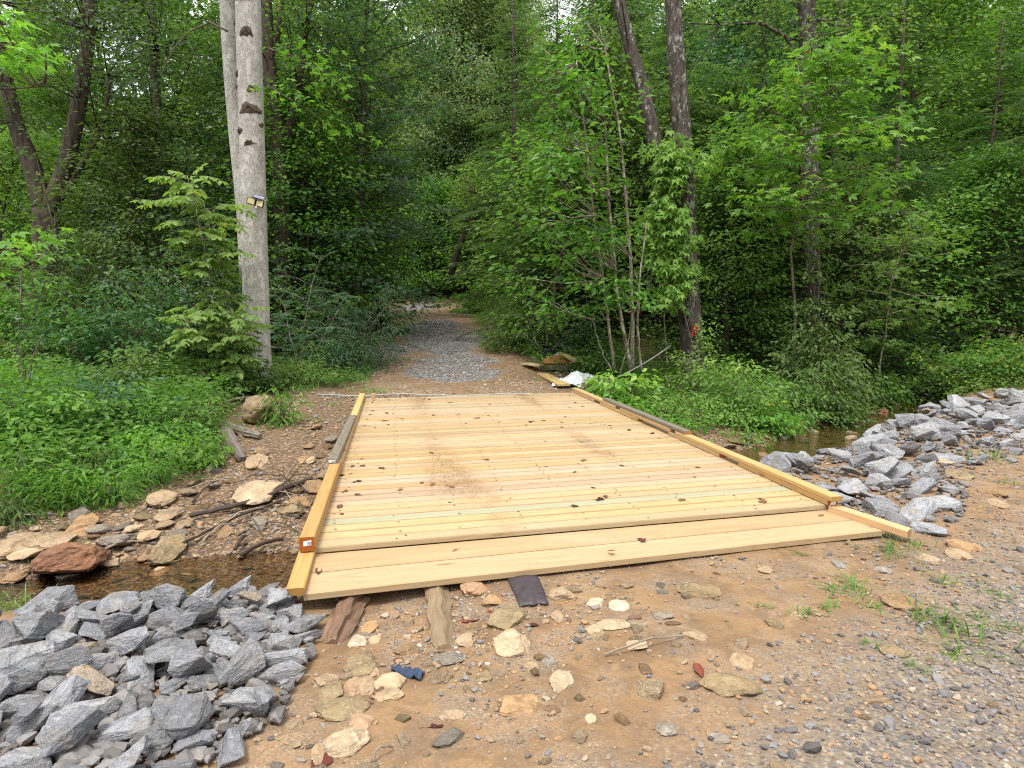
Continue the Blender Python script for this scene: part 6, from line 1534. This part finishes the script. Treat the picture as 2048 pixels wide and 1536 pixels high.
while cnt < 128 and ntry < 9000:
    ntry += 1
    y = 14.5 + 45 * rng.random() ** 1.25; x = rng.uniform(-.95, .95) * (y + 3)
    pd = poly_sd(np.array([[x, y]]), PATH)[0][0]; cd, cs_, _ = poly_sd(np.array([[x, y]]), CREEK)
    if pd < 2.7 or cd[0] < 1.9: continue
    if y < 16.5 and abs(x) < 7.5: continue
    if cs_[0] <= 0 and (y < 17 or x < 11): continue
    pxx = project((x, y, hz(x, y) + 2))[0]
    small = rng.random() < (.85 if y < 24 else .45 if y < 32 else .15)
    if not small and (pd < 5.5 or (y < 40 and abs(pxx - 930) < 150)): continue
    if not sep_ok(x, y, 1.25 if small else 2.7): continue
    pxx = project((x, y, hz(x, y) + 2))[0]
    if y < 34 and 800 < pxx < 960: continue
    if y < 27 and 760 < pxx < 1060: continue
    if y >= 30 and 800 < pxx < 1080: continue
    if pxx < 350 and y < 25: continue           # the opening over the track
    if pxx < -260 or pxx > 2320: continue
    # brighter, thinner growth far left where the sky shows
    k = int(rng.choice([5, 6, 7], p=[.27, .43, .30]) if small else rng.choice([0, 1, 2, 3, 4], p=[.26, .24, .16, .16, .18]))
    if pxx < 420 and rng.random() < .45: continue
    if pxx < 420 and y >= 25: k = int(rng.choice([4, 7, 6, 0]))
    placed.append((x, y)); cnt += 1
    d_ = 'at the wood edge' if y < 22 else ('in the middle of the wood' if y < 36 else 'far back in the wood')
    s_ = 'left of the pale trunk' if pxx < 480 else 'between the pale trunk and the track' if pxx < 830 else 'behind the track bend' if pxx < 1050 else 'right of the track' if pxx < 1350 else 'behind the vine-covered tree' if pxx < 1640 else 'on the far right'
    t = thing('forest_tree', f'{KW[k]} {d_} {s_}', 'tree', (x, y, hz(x, y) - .05), rng.uniform(0, 6.28), 'trees of the wood', rng.uniform(.85, 1.2))
    obj('trunk', KIND[k][0], None, t); obj('crown', KIND[k][1], None, t)
# maple boughs from a tree outside the left edge
stem_tree('maple', 'maple boughs with large leaves reaching in at the upper left corner', 7.6, [([(-420, 700), (-400, 300), (-380, 0), (-360, -300)], .16, .10), ([(-395, 240), (-200, 120), (-60, 90), (60, 110)], .04, .008), ([(-395, 200), (-180, 180), (-20, 170), (90, 165)], .03, .006), ([(-390, 380), (-160, 450), (-20, 490), (90, 510)], .03, .006)], 'bark_mid', 'leaf_light',
          blob(16, 45, 115, 34, 26, .3) + blob(8, 0, 40, 30, 20, .3) + blob(9, 30, 500, 40, 22, .3) + blob(14, -120, 120, 60, 50, .3), 7, .17, 'maple', .10, .06, seed=41)
# arching dark branch over the track
stem_tree('leaning_tree', 'dark leaning tree arching over the track bend', 27, [([(900, 560), (915, 500), (940, 445), (985, 410)], .14, .09), ([(985, 410), (950, 385), (925, 350)], .05, .02), ([(940, 445), (915, 430), (900, 440)], .05, .02)], 'bark_dark', 'leaf_mid', blob(30, 980, 380, 50, 25, .8), 30, .14, seed=22)
# far wood that closes the view: reads as one mass
rng = np.random.default_rng(99); cm = MB(); C = []
for i in range(1500):
    a = rng.uniform(-.95, .95); y = rng.uniform(58, 85); x = a * y
    C.append((x, y, hz(x, y) + rng.uniform(0, 1) ** 1.2 * (13 + 3 * math.sin(a * 9) - (7 if a < -.42 else 0))))
cloud(rng, np.array(C), 46, 1.3, .7, .55, 'rhomb', cm); tag(cm.build('far_woods', M['leaf_mid'], None), 'distant mass of woodland closing the view', 'woods', kind='stuff')

# ------------------------------------------------------------------ ground cover
rng = np.random.default_rng(60)
def cover(name, label, n, x0, x1, y0, y1, prob, hmax, size, kind, leaf, tilt=.5, upright=0.0, z0=.02, hf=None, droop=.2, lump=1.0):
    x, y = scatter(n, x0, x1, y0, y1, prob); m = MB()
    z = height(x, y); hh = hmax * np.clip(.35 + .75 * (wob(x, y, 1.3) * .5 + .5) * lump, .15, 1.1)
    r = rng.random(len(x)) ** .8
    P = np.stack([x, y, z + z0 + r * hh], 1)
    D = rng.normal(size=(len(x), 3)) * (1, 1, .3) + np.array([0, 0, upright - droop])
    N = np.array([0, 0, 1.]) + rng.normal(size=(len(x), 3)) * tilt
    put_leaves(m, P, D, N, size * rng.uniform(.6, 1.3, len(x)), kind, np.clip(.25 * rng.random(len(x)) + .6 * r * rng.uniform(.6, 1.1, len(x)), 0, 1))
    # thin stalks under the leaves
    k = rng.random(len(x)) < .10
    B = P[k].copy(); B[:, 2] = z[k] - .02
    dirs = norm(P[k] - B + rng.normal(size=B.shape) * .03)
    put_leaves(m, B, dirs, np.tile([0., -1, .2], (int(k.sum()), 1)), np.linalg.norm(P[k] - B, axis=1) + .03, 'stalk', np.full(int(k.sum()), .2))
    return tag(m.build(name, M[leaf], None), label, 'ground cover', kind='stuff')
LEAF['stalk'] = (np.array([(0, .006, 0), (0, -.006, 0), (1, -.004, 0), (1, .004, 0)]), [np.array([(0, 1, 2, 3)])])
gpoly = np.array([ground(*q)[:2] for q in [(-260, 1130), (0, 1052), (130, 1042), (250, 1025), (330, 985), (420, 965), (455, 905), (420, 845), (520, 770), (560, 720), (300, 740), (-300, 740)]])
n_bank = lambda x, y: in_poly(x, y, gpoly) * np.clip(.55 + 1.1 * wob(x, y, 1.7), .04, 1)
cover('grass', 'bright stilt grass covering the left stream bank', 85000, gpoly[:, 0].min(), gpoly[:, 0].max(), 5, 13, n_bank, .62, .085, 'lance', 'grass', .5, .3)
cover('undergrowth', 'mixed broad-leaved weeds among the grass of the left stream bank', 42000, gpoly[:, 0].min(), gpoly[:, 0].max(), 5, 13, lambda x, y: in_poly(x, y, gpoly) * np.clip(.5 + 1.2 * wob(x + 3, y, 1.2), .03, 1), .75, .085, 'ovate', 'leaf_mid', .5, .1)
cover('undergrowth', 'broad-leaved ground cover under the left wood edge', 26000, -14, -4.2, 8.5, 15, lambda x, y: (poly_sd(np.stack([x, y], 1), CREEK)[0] > 4.2) * np.clip(.6 + .5 * wob(x, y, 1.1), .1, 1), .35, .085, 'ovate', 'leaf_mid')
def forest_prob(x, y):
    P = np.stack([x, y], 1); d, sg, _ = poly_sd(P, CREEK); dp = poly_sd(P, PATH)[0]
    return (sg > 0) * (d > 1.6) * sstep(dp + .4 * wob(x, y, 1.5), 2.0, 2.6) * off_deck(x, y) * ~in_poly(x, y, [(.1, 11.5), (.1, 13.9), (1.7, 13.7), (2.1, 12.2), (1.5, 11.4)]) * np.clip(.6 + .5 * wob(x, y, .8), .1, 1)
cover('undergrowth', 'leafy ground cover on both sides of the track', 110000, -14, 16, 11.8, 30, forest_prob, .42, .095, 'ovate', 'leaf_mid')
cover('grass', 'grassy verge along the right side of the track', 24000, -3.2, 2.2, 14.5, 27, lambda x, y: (poly_sd(np.stack([x, y], 1), PATH)[1] < 0) * (poly_sd(np.stack([x, y], 1), PATH)[0] > 1.75) * (poly_sd(np.stack([x, y], 1), PATH)[0] < 3.6), .48, .12, 'lance', 'grass', .5, .5)
cover('grass', 'grassy verge along the left side of the track', 9000, -6.2, -1.6, 12, 18, lambda x, y: (poly_sd(np.stack([x, y], 1), PATH)[1] > 0) * (poly_sd(np.stack([x, y], 1), PATH)[0] > 1.9) * (poly_sd(np.stack([x, y], 1), PATH)[0] < 3.4), .28, .085, 'lance', 'grass', .5, .3)
cover('undergrowth', 'creek bank weeds right of the bridge', 26000, 1.5, 9, 9.8, 17, lambda x, y: (poly_sd(np.stack([x, y], 1), CREEK)[1] > 0) * (poly_sd(np.stack([x, y], 1), CREEK)[0] > 1.25) * off_deck(x - .3, y) * np.clip(.6 + .6 * wob(x, y, 1.3), .1, 1), .30, .075, 'ovate', 'leaf_light')
cover('undergrowth', 'weeds along the near creek bank at far right', 60000, 7, 26, 11.3, 34, lambda x, y: (poly_sd(np.stack([x, y], 1), CREEK)[1] <= 0) * (poly_sd(np.stack([x, y], 1), CREEK)[0] > .9) * (y > 12.9 + .0 * x), .35, .085, 'ovate', 'leaf_light')

# ------------------------------------------------------------------ grass tufts
def tuft_mesh(seed, n=46, L=.16, spread=.05, wd=.006):
    rg = np.random.default_rng(seed); m = MB()
    for i in range(n):
        az = rg.uniform(0, 6.28); el = rg.uniform(.25, 1.3); l = L * rg.uniform(.5, 1.2); b = np.array([rg.normal() * spread, rg.normal() * spread, -.005])
        d = np.array([math.cos(az) * math.cos(el), math.sin(az) * math.cos(el), math.sin(el)]); s = np.array([-math.sin(az), math.cos(az), 0]) * wd / 2
        t = np.linspace(0, 1, 5); p = b + d * (l * t)[:, None] - np.array([0, 0, 1]) * (.45 * l * t ** 2)[:, None]
        wv_ = np.array([.8, 1, .85, .5, .06]); V = np.concatenate([p - s * wv_[:, None], p + s * wv_[:, None]])
        m.add(V, [np.array([(j, j + 5, j + 6, j + 1) for j in range(4)])], rg.random())
    return m.mesh('grass_tuft', [M['grass']], True)
TU = [tuft_mesh(1), tuft_mesh(2, 30, .12, .05), tuft_mesh(3, 70, .2, .09, .007), tuft_mesh(4, 22, .10, .03)]
TL = [(1775, 1100, 2, 1.0, 'spiky grass tuft in front of the right ramp rail\'s end'), (1830, 1088, 1, 1.0, 'grass tuft at the tip of the right ramp rail'), (1775, 1066, 3, 1.3, 'grass sprig growing up against the right ramp rail'), (1888, 1162, 1, 1.1, 'grass tuft amid gravel right of the front tufts'), (1705, 1170, 2, .8, 'sparse wide grass tuft in the mud right of centre'), (1680, 1178, 1, .8, 'small grass tuft left of the sparse wide one'), (1900, 1252, 2, 1.3, 'largest bright grass tuft in the right foreground'), (1872, 1232, 1, 1.1, 'grass tuft just above the largest one'), (1915, 1302, 1, .9, 'thin grass tuft below the largest one'), (1978, 912, 2, 1.3, 'upright grass tuft at the edge of the farther heap'), (1820, 1020, 1, 1.0, 'grass tuft at the foot of the farther heap'), (1850, 1012, 1, .9, 'second grass tuft at the foot of the farther heap'), (1742, 1208, 3, 1.0, 'little grass sprig in the mud near the round brown stone'), (1605, 1222, 3, 1.0, 'tall thin grass sprig in mid mud'), (1658, 1212, 3, 1.0, 'little grass sprig right of the tall thin one'), (1600, 1104, 3, .9, 'tiny grass sprig close under the ramp front'), (1525, 1210, 3, .7, 'tiny grass sprig in smooth mud'), (2000, 1190, 1, .9, 'grass tuft near the right edge in gravel'), (2030, 1255, 1, .9, 'grass tuft cut by the right picture edge'), (1740, 1285, 3, .8, 'grass sprig above the flat olive stone in gravel'), (1830, 1335, 3, .9, 'grass sprig low in the right gravel'), (2020, 962, 1, 1.0, 'grass tuft on the mud at the right edge'), (1880, 1010, 3, 1.0, 'grass sprig beside the last rocks of the farther heap'), (742, 778, 2, 1.5, 'dense low grass clump at the far left corner of the bridge'), (705, 775, 1, 1.4, 'grass clump beside the far end of the left curb'), (637, 835, 1, 1.2, 'small grass clump on gravel left of the curb'), (665, 805, 1, 1.2, 'sparse grass clump near the curb\'s far end'), (600, 775, 2, 1.5, 'grass clump on the bank between pale trunk and curb'), (575, 790, 2, 1.5, 'second grass clump on the bank by the pale trunk'), (958, 762, 3, 1.5, 'grass sprig at the edge of the gravel track'), (1072, 755, 1, 1.5, 'grass clump growing among the lumber scraps'), (1060, 722, 1, 1.5, 'grass clump behind the lumber scraps'), (340, 1192, 1, 1.0, 'green weed peeking over the nearer rock heap'), (372, 1185, 1, 1.0, 'second green weed peeking over the nearer rock heap'), (12, 1215, 2, 1.1, 'green weed at the left picture edge by the water'), (1815, 832, 2, 1.6, 'reedy grass clump in the creek behind the farther heap'), (1840, 838, 1, 1.6, 'second reedy clump in the creek behind the farther heap'), (85, 1112, 1, 1.0, 'grass sprig between the tan slabs at left'), (140, 1088, 1, 1.0, 'grass sprig behind the red-brown boulder'), (1106, 1133, 3, .9, 'two grass blades standing at the ramp front')]
rng = np.random.default_rng(61)
for (px, py, k, s_, lb_) in TL:
    g = ground(px, py + 6)
    o = obj('grass_tuft', TU[k]); o.location = (g[0], g[1], hz(g[0], g[1])); o.rotation_euler = (0, 0, rng.uniform(0, 6.28)); o.scale = (s_,) * 3
    tag(o, lb_, 'grass tuft', 'grass tufts on bare ground')

# ------------------------------------------------------------------ the shed that shows through the leaves beyond the track
M['shedroof'] = flat_mat('shed_roof', (.72, .73, .74), .5, .3, .1, 3)
M['shedwall'] = wood_mat('shed_boards', (.20, .15, .11), (.26, .2, .15), (.09, .06, .045), knots=False)
x_, y_ = at_y(998, 560, 37)[0], 37.0; zb = hz(x_, y_); zt_ = at_y(998, 566, 37)[2]
sh_ = thing('shed', 'low shed with pale roof glimpsed through leaves beyond the track', 'shed', (x_, y_, zb - .2))
hh = max(1.2, zt_ - zb + .2)
m = MB(); slab(m, (-1.3, 1.0), (1.3, 1.0), 2.0, hh, 0, rnd=.2); m.build('wall', M['shedwall'], sh_)
m = MB(); slab(m, (-1.6, .95), (1.6, .95), 2.6, .10, hh + .002, rnd=.3)
slab(m, (-1.6, .05 - .3), (1.6, .05 - .3), .06, .20, hh - .12, rnd=.3); m.build('roof', M['shedroof'], sh_)
m = MB(); slab(m, (-.4, -.025), (.4, -.025), .04, min(1.8, hh - .2), .05, rnd=.8); m.build('door', M['weathered'], sh_)
